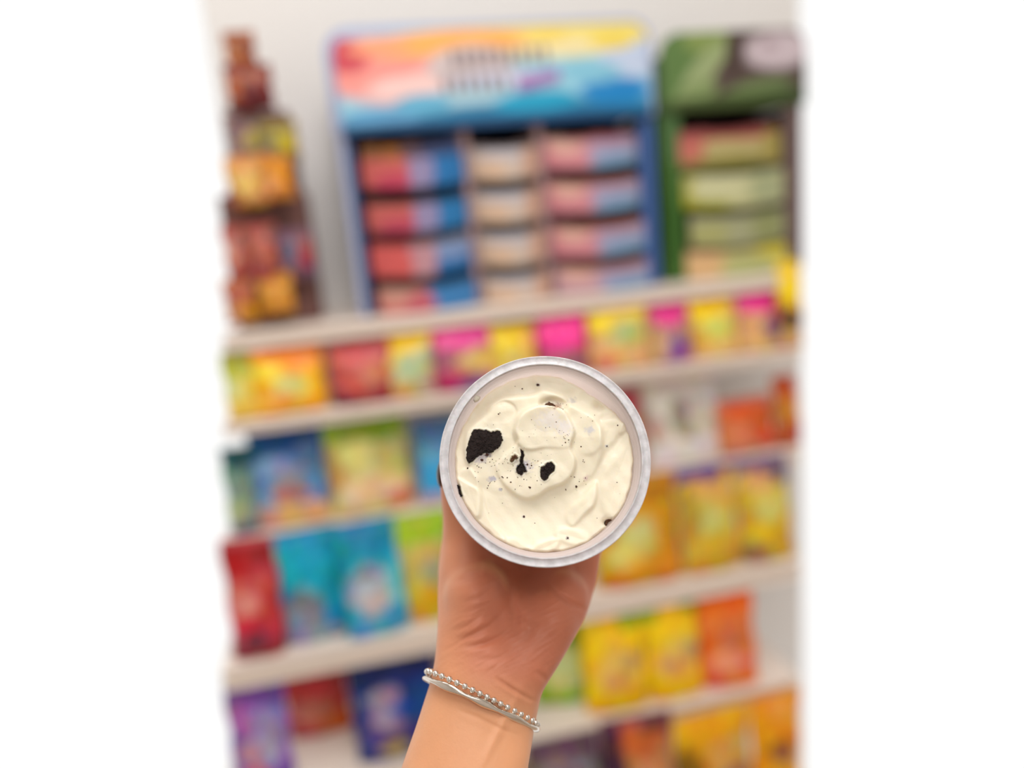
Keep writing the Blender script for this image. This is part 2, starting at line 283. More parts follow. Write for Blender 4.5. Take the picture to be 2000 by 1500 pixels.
G5 = 'candy bags on the lowest shelf'
bag('dark purple candy bag with grey panel at the bottom, right of wrist', (1036, 1178, 1440, 1680), 5, (92, 62, 82), [(.5, .8, .4, .14, (135, 122, 130)), (.3, .97, .3, .05, (75, 50, 70)), (.75, .6, .2, .2, (140, 120, 128))], (110, 85, 95), group=G5, lean=1)
bag('dark violet and rust-orange candy bag at the bottom edge', (1178, 1316, 1400, 1650), 5, (205, 125, 70), [(.12, .8, .2, .4, (72, 30, 62)), (.8, .98, .3, .07, (115, 55, 60)), (.55, .85, .28, .1, (208, 110, 45)), (.6, .55, .3, .15, (215, 150, 115))], (120, 60, 80), group=G5, lean=1)
bag('golden candy bag with tan face at the bottom edge', (1318, 1468, 1392, 1640), 5, (232, 165, 5), [(.5, .95, .7, .1, (245, 185, 5)), (.7, .68, .3, .16, (225, 172, 88)), (.75, .52, .2, .08, (165, 115, 95)), (.15, .6, .2, .2, (150, 95, 0)), (.4, .3, .4, .1, (240, 170, 0))], (245, 185, 20), group=G5, lean=1)  # brown patches are shadows painted into the print
bag('deep amber candy bag with brown mark in the bottom right corner', (1468, 1566, 1358, 1620), 5, (245, 162, 0), [(.6, .93, .3, .08, (250, 180, 70)), (.5, .62, .3, .07, (175, 95, 25)), (.6, .55, .2, .05, (150, 90, 80)), (.7, .35, .3, .1, (248, 172, 0))], (246, 160, 5), group=G5, lean=1)

# ------------------------------------------------------------------ big blue display stand on the top shelf
Z1 = SZ[0]
YD = 1.135
XL = (at_y(642, 112, YD).x+at_y(700, 597, YD).x)/2; XR = at_y(1276, 300, YD).x
ZT = at_y(950, 53, YD).z; ZH = at_y(950, 247, YD).z
DD = .14
M_blue = new_mat('blue_card', (62, 98, 160), .5); M_dblue = new_mat('dark_blue_card', (20, 60, 110), .6); M_paleblue = new_mat('pale_blue_card', (160, 170, 205), .5)
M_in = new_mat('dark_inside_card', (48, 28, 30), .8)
M_div = new_mat('mauve_card', (165, 135, 135), .7)
M_head = layered('rainbow_printed_card', (150, 205, 225), [
    (.72, .88, .5, .2, (238, 218, 110)), (.62, .78, .3, .1, (240, 225, 170)), (.16, .62, .24, .34, (245, 150, 140), 12), (.33, .86, .28, .13, (252, 175, 85), 6), (.04, .78, .07, .16, (205, 55, 75)),
    (.14, .84, .1, .06, (250, 160, 120), 20), (.27, .45, .2, .12, (244, 205, 200), 18), (.42, .62, .14, .2, (205, 190, 190)), (.42, .3, .16, .12, (168, 205, 220)),
    (.6, .1, .6, .12, (0, 120, 165)), (.62, .22, .14, .1, (0, 158, 200)), (.88, .3, .12, .15, (0, 130, 200)), (.95, .62, .12, .2, (190, 205, 230)), (.8, .5, .1, .12, (130, 195, 220), 30),
    (.88, .8, .08, .08, (238, 212, 90)), (.66, .9, .07, .06, (240, 210, 80)), (.12, .14, .12, .1, (88, 160, 205)), (.25, .26, .08, .1, (95, 175, 210)), (.5, .47, .18, .08, (205, 210, 232)), (.5, .02, 1, .07, (10, 75, 125))],
    rough=.45, warp=.035, wscale=4)
disp = empty('card_display_stand', (0.5*(XL+XR), YD, Z1), 'blue card display stand with rainbow header holding small cartons', 'display stand')
def rounded_panel(x0, x1, z0, z1, y0, y1, r, seg=10, top_only=True):
    pts = [(x0, z0), (x1, z0)]
    for k in range(seg+1):
        a = math.pi/2*k/seg; pts.append((x1-r+r*math.cos(a), z1-r+r*math.sin(a)))
    for k in range(seg+1):
        a = math.pi/2*(1+k/seg); pts.append((x0+r+r*math.cos(a), z1-r+r*math.sin(a)))
    n = len(pts); vs = [(p[0], y0, p[1]) for p in pts]+[(p[0], y1, p[1]) for p in pts]
    fs = [tuple(range(n)), tuple(range(2*n-1, n-1, -1))]+[(i, (i+1) % n, (i+1) % n+n, i+n)[::-1] for i in range(n)]
    return vs, fs
def up_panel(name, args, m, parent):
    vs, fs = rounded_panel(*args); bm = bmesh.new()
    bv = [bm.verts.new(v) for v in vs]
    for f in fs: bm.faces.new([bv[i] for i in f])
    return bmobj(name, bm, m, parent)
up_panel('header_backing', (XL-.004, XR+.004, ZH+.002, ZT+.006, YD-.004, YD+.004, .036), M_paleblue, disp)
up_panel('header', (XL+.008, XR-.006, ZH, ZT-.004, YD-.014, YD-.0045, .028), M_head, disp)
box('side_panel', (XL, YD-.004, Z1), (XL+.010, YD+DD, ZH), M_paleblue, disp)
box('side_panel', (XR-.010, YD-.004, Z1), (XR, YD+DD, ZH), M_blue, disp)
xa = at_y(700, 330, YD).x-.004; xb = at_y(1250, 300, YD).x
box('front_frame', (XL+.010, YD-.003, Z1), (xa, YD+.004, ZH), M_dblue, disp)
box('front_frame', (xb, YD-.003, Z1), (XR-.010, YD+.004, ZH), M_blue, disp)
box('back_panel', (XL, YD+DD, Z1), (XR, YD+DD+.004, ZT-.01), M_dblue, disp)
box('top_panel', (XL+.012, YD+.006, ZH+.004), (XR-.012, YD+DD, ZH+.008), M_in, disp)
xd = [at_y(912, 320, YD).x, at_y(1056, 310, YD).x]
for x in xd: box('divider', (x-.006, YD+.002, Z1), (x+.006, YD+DD, ZH), M_div, disp)
# blurred lettering strokes on the header and a purple tag
M_ink = new_mat('grey_brown_print', (130, 112, 116), .6); M_tag = new_mat('purple_print', (160, 110, 180), .5)
bm = bmesh.new()
for row, (xs, ya, yb_) in enumerate(((range(885, 1062, 22), 98, 132), (range(868, 985, 23), 150, 182))):
    for q, x in enumerate(xs):
        y0 = ya-.05*(x-880); y1 = yb_-.05*(x-880)
        a = at_y(x, y0, YD-.015); b = at_y(x+5, y1, YD-.015); wdt = .0035
        f = [bm.verts.new((a.x-wdt, YD-.0145, a.z)), bm.verts.new((b.x-wdt, YD-.0145, b.z)), bm.verts.new((b.x+wdt, YD-.0145, b.z)), bm.verts.new((a.x+wdt, YD-.0145, a.z))]
        face = bm.faces.new(f)
ext = bmesh.ops.extrude_face_region(bm, geom=bm.faces[:])
for v in ext['geom']:
    if isinstance(v, bmesh.types.BMVert): v.co.y -= .0012
bmobj('lettering', bm, M_ink, disp)
a = at_y(1012, 172, YD-.016); b = at_y(1092, 140, YD-.016)
vs = [(a.x, YD-.0146, a.z-.004), (b.x, YD-.0146, b.z-.012), (b.x, YD-.0146, b.z+.004), (a.x, YD-.0146, a.z+.014)]; vs += [(x, y-.0015, z) for x, y, z in vs]
pyobj('name_tag', vs, [(0, 1, 2, 3), (7, 6, 5, 4), (0, 4, 5, 1), (1, 5, 6, 2), (2, 6, 7, 3), (3, 7, 4, 0)], M_tag, disp)

CN = 0
def carton(label, px0, px1, ytop, ybot, base, layers, packs, group, Y=YD, depth=.11, bulge=.03, yover=12, name='sweet_carton', zfloor=None):
    """open counter carton: tray, bulged front lip, small packs standing inside"""
    global CN; CN += 1
    ym = (ytop+ybot)/2; xm = (px0+px1)/2
    x0 = at_y(px0, ym, Y).x; x1 = at_y(px1, ym, Y).x; z0 = at_y(xm, ybot, Y).z; z1 = at_y(xm, ytop, Y).z
    if zfloor is not None: z0 = zfloor
    ztop = at_y(xm, ytop-yover, Y).z
    o = empty(name, ((x0+x1)/2, Y, z0), label, 'carton', group)
    m = layered('printed_carton_'+str(CN), base, layers, rough=.45, warp=.05, wscale=4)
    n = 14; vs = []; fs = []
    for i in range(n+1):
        u = i/n; x = x0+(x1-x0)*u; y = Y-bulge*math.sin(math.pi*u)**.7 if 0 < u < 1 else Y
        sg = .005*math.sin(math.pi*u); zl = z0-(sg if zfloor is None else 0)
        vs += [(x, y-.0005, zl), (x, y-.0005, z1-sg), (x, Y+.002-.003, zl), (x, Y-.001, z1-sg)]
    for i in range(n):
        a = i*4; c = a+4
        fs += [(a, c, c+1, a+1), (a+2, a+3, c+3, c+2), (a+1, c+1, c+3, a+3), (a, a+2, c+2, c)]
    fs += [(0, 1, 3, 2), (n*4, n*4+2, n*4+3, n*4+1)]
    pyobj('front_lip', vs, fs, m, o)
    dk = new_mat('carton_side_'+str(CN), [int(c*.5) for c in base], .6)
    bm = bmesh.new(); t = .0015
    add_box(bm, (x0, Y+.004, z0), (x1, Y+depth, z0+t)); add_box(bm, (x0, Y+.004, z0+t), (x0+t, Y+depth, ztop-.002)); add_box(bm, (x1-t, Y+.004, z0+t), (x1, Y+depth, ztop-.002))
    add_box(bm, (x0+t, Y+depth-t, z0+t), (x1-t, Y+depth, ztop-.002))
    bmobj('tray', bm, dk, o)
    k = len(packs); wx = (x1-x0-.006)/k
    for q, pc in enumerate(packs):
        bx = x0+.003+wx*q
        pm = new_mat('small_pack_%d_%d' % (CN, q), pc, .4)
        box('pack', (bx+.001, Y+.010, z0+.002), (bx+wx-.001, Y+depth-.006, z0+(ztop-z0)*(.92 if q % 2 else .97)), pm, o, .002)
    return o
GL, GM, GR = 'red and blue cartons in the left column of the display', 'cream cartons in the middle column of the display', 'pink and blue cartons in the right column of the display'
ROWW = ['top', 'second', 'third', 'bottom']
LFT = [(306, 362), (392, 446), (470, 530), (552, 602)]; MID = [(290, 346), (372, 428), (452, 510), (534, 592)]; RGT = [(270, 324), (352, 408), (436, 492), (514, 570)]
lx = [(706, 908), (716, 914), (724, 922), (738, 934)]; mx_ = [(920, 1050), (926, 1056), (936, 1064), (946, 1074)]; rx = [(1062, 1244), (1068, 1250), (1076, 1262), (1084, 1270)]
leftcol = [((200, 95, 90), [(.78, .5, .3, 1.2, (30, 115, 180)), (.35, .2, .25, .3, (190, 60, 90)), (.55, .6, .12, 1, (145, 135, 175))], [(150, 95, 40), (175, 110, 40), (110, 80, 90), (70, 80, 125), (60, 80, 130)]),
           ((196, 95, 90), [(.8, .5, .28, 1.2, (30, 118, 180)), (.35, .2, .25, .3, (185, 65, 90)), (.56, .6, .12, 1, (145, 135, 175))], [(60, 60, 40), (60, 50, 45), (50, 50, 60), (50, 70, 100), (40, 80, 120)]),
           ((210, 90, 88), [(.8, .25, .28, .5, (20, 105, 170)), (.75, .8, .35, .4, (125, 150, 195)), (.5, .5, .12, 1, (190, 140, 150))], [(120, 50, 55), (130, 50, 55), (150, 120, 110), (170, 140, 120), (160, 145, 130)]),
           ((206, 120, 115), [(.75, .5, .28, 1.2, (55, 125, 185)), (.2, .7, .2, .4, (200, 145, 130)), (.4, .3, .15, .4, (190, 90, 105))], [(60, 60, 50), (50, 45, 45), (30, 50, 70), (20, 50, 80), (20, 50, 80)])]
ZF = lambda i: Z1+.0006 if i == 3 else None
for i in range(4):  # carton and pack colours are darkened to carry the shade of recess and gaps
    b_, ly, pk = leftcol[i]
    carton('red and blue carton, %s of the left column in the blue display' % ROWW[i], *lx[i], *LFT[i], b_, ly, pk, GL, yover=34 if i == 0 else 14, zfloor=ZF(i))
    carton('cream carton, %s of the middle column in the blue display' % ROWW[i], *mx_[i], *MID[i], (205, 186, 172), [(.2, .3, .25, .5, (214, 182, 155)), (.5, .85, .4, .25, (192, 188, 195)), (.85, .5, .15, .6, (205, 165, 142))], [(120, 100, 98), (130, 112, 108), (110, 92, 92)], GM, zfloor=ZF(i))
    carton('pink and pale blue carton, %s of the right column in the blue display' % ROWW[i], *rx[i], *RGT[i], (150, 150, 180), [(.2, .5, .28, 1.2, (205, 130, 140) if i < 3 else (190, 150, 160)), (.75, .5, .35, .5, (165, 155, 185)), (.8, .15, .35, .3, (120, 155, 190)), (.2, .8, .16, .3, (222, 175, 160)), (.55, .95, .4, .15, (170, 100, 90) if i else (170, 90, 100))], [(170, 140, 130), (150, 100, 95), (165, 105, 115), (175, 115, 130)] if i == 0 else [(130, 60, 60), (140, 80, 65), (155, 90, 70), (160, 100, 80)], GR, zfloor=ZF(i))
# card floors that carry the cartons of the upper rows
for i in range(3):
    for (p0, p1), (yt_, yb_) in ((lx[i], LFT[i]), (mx_[i], MID[i]), (rx[i], RGT[i])):
        x0 = at_y(p0, (yt_+yb_)/2, YD).x; x1 = at_y(p1, (yt_+yb_)/2, YD).x; z = at_y((p0+p1)/2, yb_, YD).z
        box('tier_floor', (x0-.002, YD+.001, z-.0025), (x1+.002, YD+DD, z-.0003), M_dblue if p0 != mx_[i][0] else M_div, disp, 0)

# ------------------------------------------------------------------ green display stand at right
YG = 1.15
gx0 = at_y(1292, 300, YG).x; gx1 = at_y(1566, 300, YG).x; gzt = at_y(1450, 62, YG).z; gzh = at_y(1430, 212, YG).z
M_grn = layered('leaf_green_card', (58, 100, 28), [(.5, .3, .6, .2, (45, 92, 12)), (.4, .85, .6, .15, (75, 112, 60))], rough=.6)
M_gd = new_mat('dark_taupe_card', (62, 44, 40), .7); M_post = new_mat('taupe_card', (105, 85, 82), .7)
M_gh = layered('leaf_printed_card', (78, 62, 56), [
    (.12, .45, .16, .7, (88, 120, 60)), (.3, .92, .16, .2, (125, 145, 75)), (.28, .5, .09, .42, (150, 165, 115), -22), (.22, .2, .12, .2, (125, 145, 90), -30), (.65, .22, .26, .12, (105, 125, 75), 22), (.8, .1, .3, .12, (50, 68, 28), 10), (.45, .05, .5, .12, (55, 75, 20)),
    (.8, .72, .24, .24, (200, 185, 192)), (.74, .8, .05, .08, (170, 150, 158)), (.5, .75, .06, .3, (62, 42, 36))], rough=.6, warp=.03)
gd = empty('card_display_stand', ((gx0+gx1)/2, YG, Z1), 'green leaf-printed card display stand with pale logo at the right edge', 'display stand')
up_panel('header', (gx0+.002, gx1, gzh, gzt, YG-.012, YG-.002, .03), M_gh, gd)
xs1 = at_y(1332, 350, YG).x; xs2 = at_y(1532, 350, YG).x
box('side_panel', (gx0, YG, Z1), (gx0+.006, YG+.13, gzt-.03), M_grn, gd)
box('front_frame', (gx0+.006, YG-.002, Z1), (xs1, YG+.004, gzh), M_grn, gd)
box('front_frame', (xs2, YG-.002, Z1), (gx1, YG+.004, gzh), M_post, gd)
box('side_panel', (gx1-.004, YG+.004, Z1), (gx1, YG+.13, gzh), M_gd, gd)
box('back_panel', (gx0, YG+.13, Z1), (gx1, YG+.134, gzt-.03), M_gd, gd)
box('top_panel', (gx0+.006, YG+.004, gzh+.001), (gx1-.004, YG+.13, gzh+.005), M_gd, gd)
GG = 'sweet cartons in the green display'
gr = [((1326, 1524, 258, 322), (178, 165, 110), [(.08, .4, .14, .8, (190, 105, 90)), (.5, .98, .8, .2, (170, 80, 75)), (.5, .1, .6, .2, (125, 120, 40)), (.9, .5, .12, .5, (160, 145, 70))], [(150, 75, 75), (145, 70, 70), (140, 70, 68)], 'red-topped olive carton, top one in the green display'),
      ((1334, 1530, 336, 400), (186, 186, 135), [(.06, .35, .1, .6, (165, 160, 15)), (.35, .6, .3, .4, (200, 200, 155)), (.15, .1, .3, .15, (150, 150, 0)), (.8, .5, .2, .4, (165, 172, 130))], [(120, 120, 90), (70, 85, 90), (60, 80, 90)], 'pale lime carton, second in the green display'),
      ((1348, 1532, 416, 472), (160, 162, 125), [(.15, .4, .2, .4, (165, 165, 105)), (.8, .5, .2, .5, (142, 148, 95))], [(45, 38, 30), (40, 30, 24), (45, 40, 25)], 'grey-green carton, third in the green display'),
      ((1340, 1536, 484, 538), (190, 182, 120), [(.15, .5, .2, .6, (215, 175, 125)), (.85, .8, .2, .4, (215, 200, 60)), (.6, .3, .3, .4, (175, 180, 120))], [(130, 90, 60), (150, 140, 20), (165, 150, 10)], 'yellow-topped carton, lowest in the green display')]
for q, (bx, b_, ly, pk, lb) in enumerate(gr):
    carton(lb, *bx, b_, ly, pk, GG, Y=YG-.004, bulge=.014, depth=.12, zfloor=Z1+.0005 if q == 3 else None)
    if q < 3:
        z = at_y((bx[0]+bx[1])/2, bx[3], YG-.004).z
        box('tier_floor', (xs1-.004, YG+.004, z-.003), (xs2+.004, YG+.13, z-.0003), M_gd, gd, 0)

# ------------------------------------------------------------------ brown stepped display at left with bags
M_br = layered('brown_card', (112, 74, 68), [(.5, .5, .3, .4, (98, 62, 58))], rough=.7)
YB = 1.16
bxl = at_y(440, 500, YB).x
steps = [(610, 380, 596), (572, 215, 380), (488, 75, 215)]
bd = empty('stepped_card_display', (bxl+.05, YB, Z1), 'brown stepped card display piled with small bags at the left edge', 'display stand')
zlo = Z1
STEPZ = [Z1]
for q, (pxr, ytp, ybt) in enumerate(steps):
    bxl = at_y(442, (ytp+ybt)/2, YB).x; x1 = at_y(pxr, (ytp+ybt)/2, YB).x; z1 = at_y(480, ytp, YB).z
    box('tier', (bxl, YB+.02*q, zlo+.0002), (x1, YB+.12, z1), M_br, bd, .002); zlo = z1; STEPZ.append(z1)
G6 = 'small bags heaped on the brown stepped display'
def small(label, bx, base, ly, top=None, yp=1.135, lean=4, th=.024, zr=None):
    o = bag(label, bx, 0, base, ly, top, lean=lean, group=G6, yplane=yp, gus=False, thick=th, name='sweet_bag', zrot=zr); return o
small('brown-orange bag on very top of the brown display', (438, 500, 62, 142), (160, 90, 55), [(.3, .4, .4, .3, (185, 105, 60)), (.7, .6, .3, .2, (125, 65, 45))])
small('dark maroon bag below the brown-orange one', (440, 534, 126, 218), (120, 45, 42), [(.5, .3, .4, .25, (100, 28, 36)), (.5, .85, .5, .2, (165, 95, 75)), (.15, .5, .2, .3, (175, 85, 50))], yp=1.125)
small('mauve-grey bag in the middle of brown display', (440, 512, 222, 318), (140, 108, 105), [(.8, .5, .3, .25, (165, 150, 85)), (.3, .7, .3, .2, (130, 95, 100))])
small('olive-yellow bag at right of the mauve-grey bag', (508, 584, 236, 318), (150, 130, 70), [(.6, .5, .35, .25, (185, 165, 10)), (.2, .4, .25, .3, (140, 120, 95))], yp=1.128)
small('tan and gold bag with pale middle', (440, 516, 306, 408), (215, 155, 85), [(.55, .45, .3, .3, (230, 190, 110)), (.1, .2, .25, .25, (150, 70, 50)), (.6, .05, .4, .1, (190, 125, 25))], yp=1.12)
small('orange bag next to the tan and gold bag', (512, 572, 300, 392), (215, 140, 50), [(.6, .6, .35, .3, (215, 140, 0)), (.3, .4, .2, .25, (235, 165, 110))], yp=1.118)
small('brick-red bag with salmon balls at lower left', (438, 488, 440, 562), (175, 92, 80), [(.4, .6, .3, .25, (205, 140, 122)), (.6, .2, .4, .15, (160, 60, 50)), (.8, .9, .2, .1, (120, 70, 50))], yp=1.125)
small('red bag with round salmon spot in lower tier', (486, 546, 436, 556), (165, 85, 75), [(.5, .65, .4, .2, (190, 98, 85)), (.3, .3, .25, .15, (160, 70, 70)), (.85, .9, .2, .1, (115, 70, 60))], yp=1.118)
small('blue-grey and crimson bag at right end of lower tier', (544, 614, 448, 548), (125, 90, 105), [(.25, .6, .25, .3, (112, 100, 130)), (.75, .45, .2, .2, (160, 45, 75)), (.85, .75, .2, .2, (170, 75, 70))], yp=1.128)
small('flat terracotta bag lying low at the left edge', (438, 500, 548, 634), (200, 135, 90), [(.4, .8, .6, .2, (175, 85, 65)), (.85, .3, .3, .3, (200, 140, 0))], yp=1.115)
small('orange-ochre bag resting at foot of brown display', (502, 574, 536, 616), (205, 140, 40), [(.5, .6, .35, .3, (215, 150, 60)), (.1, .2, .3, .3, (195, 125, 10))], yp=1.11)

# ------------------------------------------------------------------ the cup
RIMC = at_d(1064.5, 896, .334)
tl = math.radians(12)
Nn = (UP*math.sin(tl) - fwd*math.cos(tl)).normalized(); Uu = RT; Vv = Nn.cross(Uu).normalized()
CUPM = Matrix(((Uu.x, Vv.x, Nn.x, RIMC.x), (Uu.y, Vv.y, Nn.y, RIMC.y), (Uu.z, Vv.z, Nn.z, RIMC.z), (0, 0, 0, 1)))
def cup_empty(name, label, cat, group=None):
    o = bpy.data.objects.new(name, None); COL.objects.link(o); o.empty_display_size = .02; o.matrix_world = CUPM; return tag(o, label, cat, group)
def child(name, vs, fs, m, par, smooth=True):
    o = pyobj(name, vs, fs, m, None, smooth); o.parent = par; return o
def lathe(profile, n=160, closed=True):
    vs = []; fs = []; k = len(profile)
    for i in range(n):
        a = 2*math.pi*i/n
        for r, z in profile: vs.append((r*math.cos(a), r*math.sin(a), z))
    for i in range(n):
        j = (i+1) % n
        for q in range(k if closed else k-1):
            q2 = (q+1) % k; fs.append((i*k+q, j*k+q, j*k+q2, i*k+q2))
    return vs, fs
def wall_r(t):      # inner radius of the tapered cup at depth t below the rim
    pts = [(0, .0434), (.0016, .0432), (.0020, .0425), (.0028, .0427), (.0034, .0422), (.0042, .0424), (.0048, .0419), (.0072, .0419), (.0077, .0414), (.0082, .0416), (.06, .0345)]
    for (a, ra), (b, rb) in zip(pts, pts[1:]):
        if t <= b: return ra+(rb-ra)*(t-a)/(b-a)
    return pts[-1][1]
M_rim = new_mat('frosted_plastic_rim', (214, 217, 226), .32, .5, Subsurface_Weight=.15, Subsurface_Scale=.003)
nt = M_rim.node_tree; nz = nt.nodes.new('ShaderNodeTexNoise'); nz.inputs['Scale'].default_value = 900; nz.inputs['Detail'].default_value = 6
tc = nt.nodes.new('ShaderNodeTexCoord'); nt.links.new(tc.outputs['Object'], nz.inputs['Vector'])
bp = nt.nodes.new('ShaderNodeBump'); bp.inputs['Strength'].default_value = .35; bp.inputs['Distance'].default_value = .0004
nt.links.new(nz.outputs[0], bp.inputs['Height']); nt.links.new(bp.outputs[0], nt.nodes['Principled BSDF'].inputs['Normal'])
n3 = nt.nodes.new('ShaderNodeTexNoise'); n3.inputs['Scale'].default_value = 260; n3.inputs['Detail'].default_value = 4; nt.links.new(tc.outputs['Object'], n3.inputs['Vector'])
cr = nt.nodes.new('ShaderNodeValToRGB'); cr.color_ramp.elements[0].position = .4; cr.color_ramp.elements[0].color = lin((196, 195, 198)); cr.color_ramp.elements[1].position = .62; cr.color_ramp.elements[1].color = lin((213, 212, 216))
nt.links.new(n3.outputs[0], cr.inputs[0]); nt.links.new(cr.outputs[0], nt.nodes['Principled BSDF'].inputs['Base Color'])
M_cup = new_mat('translucent_cup_plastic', (246, 238, 236), .2, .5)
nt = M_cup.node_tree; pb = nt.nodes['Principled BSDF']; out = nt.nodes['Material Output']
tr = nt.nodes.new('ShaderNodeBsdfTransparent'); tl_ = nt.nodes.new('ShaderNodeBsdfTranslucent'); tl_.inputs[0].default_value = lin((248, 240, 238))
m1 = nt.nodes.new('ShaderNodeMixShader'); m1.inputs[0].default_value = .62; nt.links.new(pb.outputs[0], m1.inputs[1]); nt.links.new(tl_.outputs[0], m1.inputs[2])
m2 = nt.nodes.new('ShaderNodeMixShader'); m2.inputs[0].default_value = .10; nt.links.new(m1.outputs[0], m2.inputs[1]); nt.links.new(tr.outputs[0], m2.inputs[2]); nt.links.new(m2.outputs[0], out.inputs['Surface'])

cup = cup_empty('plastic_cup', 'round translucent plastic cup of cookies-and-cream dessert held in the hand', 'cup')
# rim: flat flange with fine raised beads at both edges and a short skirt
rp = [(.0434, -.0012), (.04345, .0004), (.0437, .0007), (.0440, .0004), (.0443, .0001), (.0458, 0), (.0468, .0001), (.0472, .0004), (.0475, .0003), (.0476, -.0004), (.0475, -.0028), (.0471, -.0028), (.0470, -.0008), (.0440, -.0010)]
vs, fs = lathe(rp, 220); 
vs = [(x*(1+.0012*noise.noise(Vector((x*120, y*120, 3)))), y*(1+.0012*noise.noise(Vector((x*120, y*120, 3)))), z+.00012*noise.noise(Vector((x*300, y*300, 1)))) for x, y, z in vs]
child('rim', vs, fs, M_rim, cup)
ts = [.0008, .0016, .0018, .0020, .0024, .0028, .0031, .0034, .0038, .0042, .0045, .0048, .0060, .0072, .0075, .0077, .0080, .0082, .0086, .012, .02, .035, .05, .0585, .0597]
prof = [(wall_r(t), -t) for t in ts]+[(wall_r(t)+.0007, -t) for t in reversed(ts)]
vs, fs = lathe(prof, 200); child('side_wall', vs, fs, M_cup, cup)
bp_ = [(.0001, -.0585), (.0334, -.0585), (.0334, -.0602), (.031, -.0606), (.030, -.0596), (.0001, -.0594)]
vs, fs = lathe(bp_, 120); child('base', vs, fs, M_cup, cup)

# ------------------------------------------------------------------ the cream
CX, CY, _z = proj(CUPM @ Vector((0, 0, -.0080))); K = F/_z; print('CREAM', CX, CY, K)                   # scale (px per m) and centre of the cream surface in the photograph
def I3(x, y): return ((x/4.348+840-CX)/K, -((y/4.348+680-CY)/K))
def spline(pts, sub=6):
    pts = [I3(*p) for p in pts]; n = len(pts); out_ = []
    for i in range(n):
        p0, p1, p2, p3 = (np.array(pts[(i+k) % n]) for k in (-1, 0, 1, 2))
        for s in range(sub):
            t = s/sub; out_.append(.5*((2*p1)+(-p0+p2)*t+(2*p0-5*p1+4*p2-p3)*t*t+(-p0+3*p1-3*p2+p3)*t**3))
    return np.array(out_)
def sdist(X, Y, poly):
    d = np.full(X.shape, 1e9); ins = np.zeros(X.shape, bool); n = len(poly)
    for i in range(n):
        a = poly[i]; b = poly[(i+1) % n]; e = b-a; L2 = max(e@e, 1e-14)
        t = np.clip(((X-a[0])*e[0]+(Y-a[1])*e[1])/L2, 0, 1)
        d = np.minimum(d, (X-a[0]-t*e[0])**2+(Y-a[1]-t*e[1])**2)
        if a[1] != b[1]:
            c = ((a[1] > Y) != (b[1] > Y)) & (X < (b[0]-a[0])*(Y-a[1])/(b[1]-a[1])+a[0]); ins ^= c
    return np.where(ins, -1, 1)*np.sqrt(d)
PX = 1/4.348/K       # one pixel of the enlarged view in metres
def sig(x): return 1/(1+np.exp(-np.clip(x, -30, 30)))
SHAPES = [  # points, height mm, edge width, inward decay length, fade (axis x/y, from, to)
    ([(300, 740), (345, 665), (470, 560), (520, 480), (640, 415), (860, 388), (980, 350), (1130, 400), (1190, 470), (1300, 520), (1440, 640), (1460, 900), (1300, 1150), (900, 1280), (500, 1200), (330, 1020), (290, 880)], 3.6, 10, 600, ('y', 1250, 760)),
    ([(930, 490), (1030, 488), (1120, 515), (1185, 610), (1224, 720), (1190, 850), (1230, 950), (1212, 1060), (1130, 1150), (1000, 1200), (920, 1255), (810, 1278), (700, 1225), (600, 1120), (560, 1000), (650, 900), (740, 800), (720, 700), (780, 560)], 4.3, 6, 500, ('x', 480, 900)),
    ([(730, 620), (705, 720), (735, 800), (790, 858), (870, 872), (980, 852), (1180, 848), (1222, 720), (1120, 515), (930, 490), (800, 540)], 1.5, 6, 300, ('x', 1260, 800)),
    ([(205, 1150), (235, 1060), (320, 1020), (400, 1090), (430, 1200), (437, 1330), (425, 1415), (380, 1420), (310, 1330), (255, 1240)], 2.4, 8, 400, ('x', 200, 400)),
    ([(200, 1100), (330, 1150), (440, 1230), (480, 1350), (530, 1480), (640, 1600), (560, 1640), (380, 1500), (250, 1320)], 1.0, 5, 120, None),
    ([(1400, 1130), (1412, 1230), (1385, 1330), (1310, 1400), (1235, 1480), (1195, 1500), (1160, 1470), (1150, 1400), (1200, 1330), (1290, 1260)], 2.6, 8, 400, ('x', 1080, 1330)),
    ([(1450, 640), (1480, 600), (1600, 590), (1645, 650), (1570, 790), (1480, 890), (1430, 1010), (1415, 850)], 2.0, 10, 300, ('y', 1000, 700)),
    ([(1180, 540), (1300, 520), (1430, 590), (1452, 720), (1448, 830), (1380, 900), (1270, 880), (1220, 700)], 1.1, 8, 400, ('x', 1200, 1440)),
    ([(1705, 700), (1725, 950), (1700, 1150), (1610, 1350), (1560, 1430), (1470, 1380), (1440, 1150), (1500, 990), (1620, 850)], 1.5, 16, 160, None),
    ([(460, 600), (500, 520), (570, 460), (640, 445), (715, 485), (730, 560), (640, 640), (520, 650)], -1.5, 6, 45, ('y', 640, 480)),
    ([(945, 490), (950, 440), (1050, 415), (1150, 440), (1178, 475), (1140, 520), (1120, 515), (1030, 488)], -2.6, 8, 900, None),
    ([(850, 1690), (930, 1630), (1060, 1600), (1090, 1640), (1010, 1720), (900, 1740)], 1.3, 7, 80, None),
    ([(1100, 1520), (1230, 1530), (1330, 1590), (1300, 1660), (1150, 1640), (1060, 1580)], 1.2, 9, 90, None),
    ([(560, 1620), (700, 1600), (800, 1650), (870, 1720), (760, 1740), (640, 1700)], .8, 9, 90, None),
    ([(1180, 480), (1290, 330), (1400, 400), (1470, 520), (1440, 600), (1300, 520)], 1.2, 14, 160, None),
    ([(900, 250), (1050, 215), (1240, 300), (1200, 350), (1050, 340), (930, 330)], 1.0, 18, 160, None),
    ([(1640, 640), (1695, 600), (1700, 625), (1665, 700), (1620, 720)], 1.8, 6, 90, None),
]
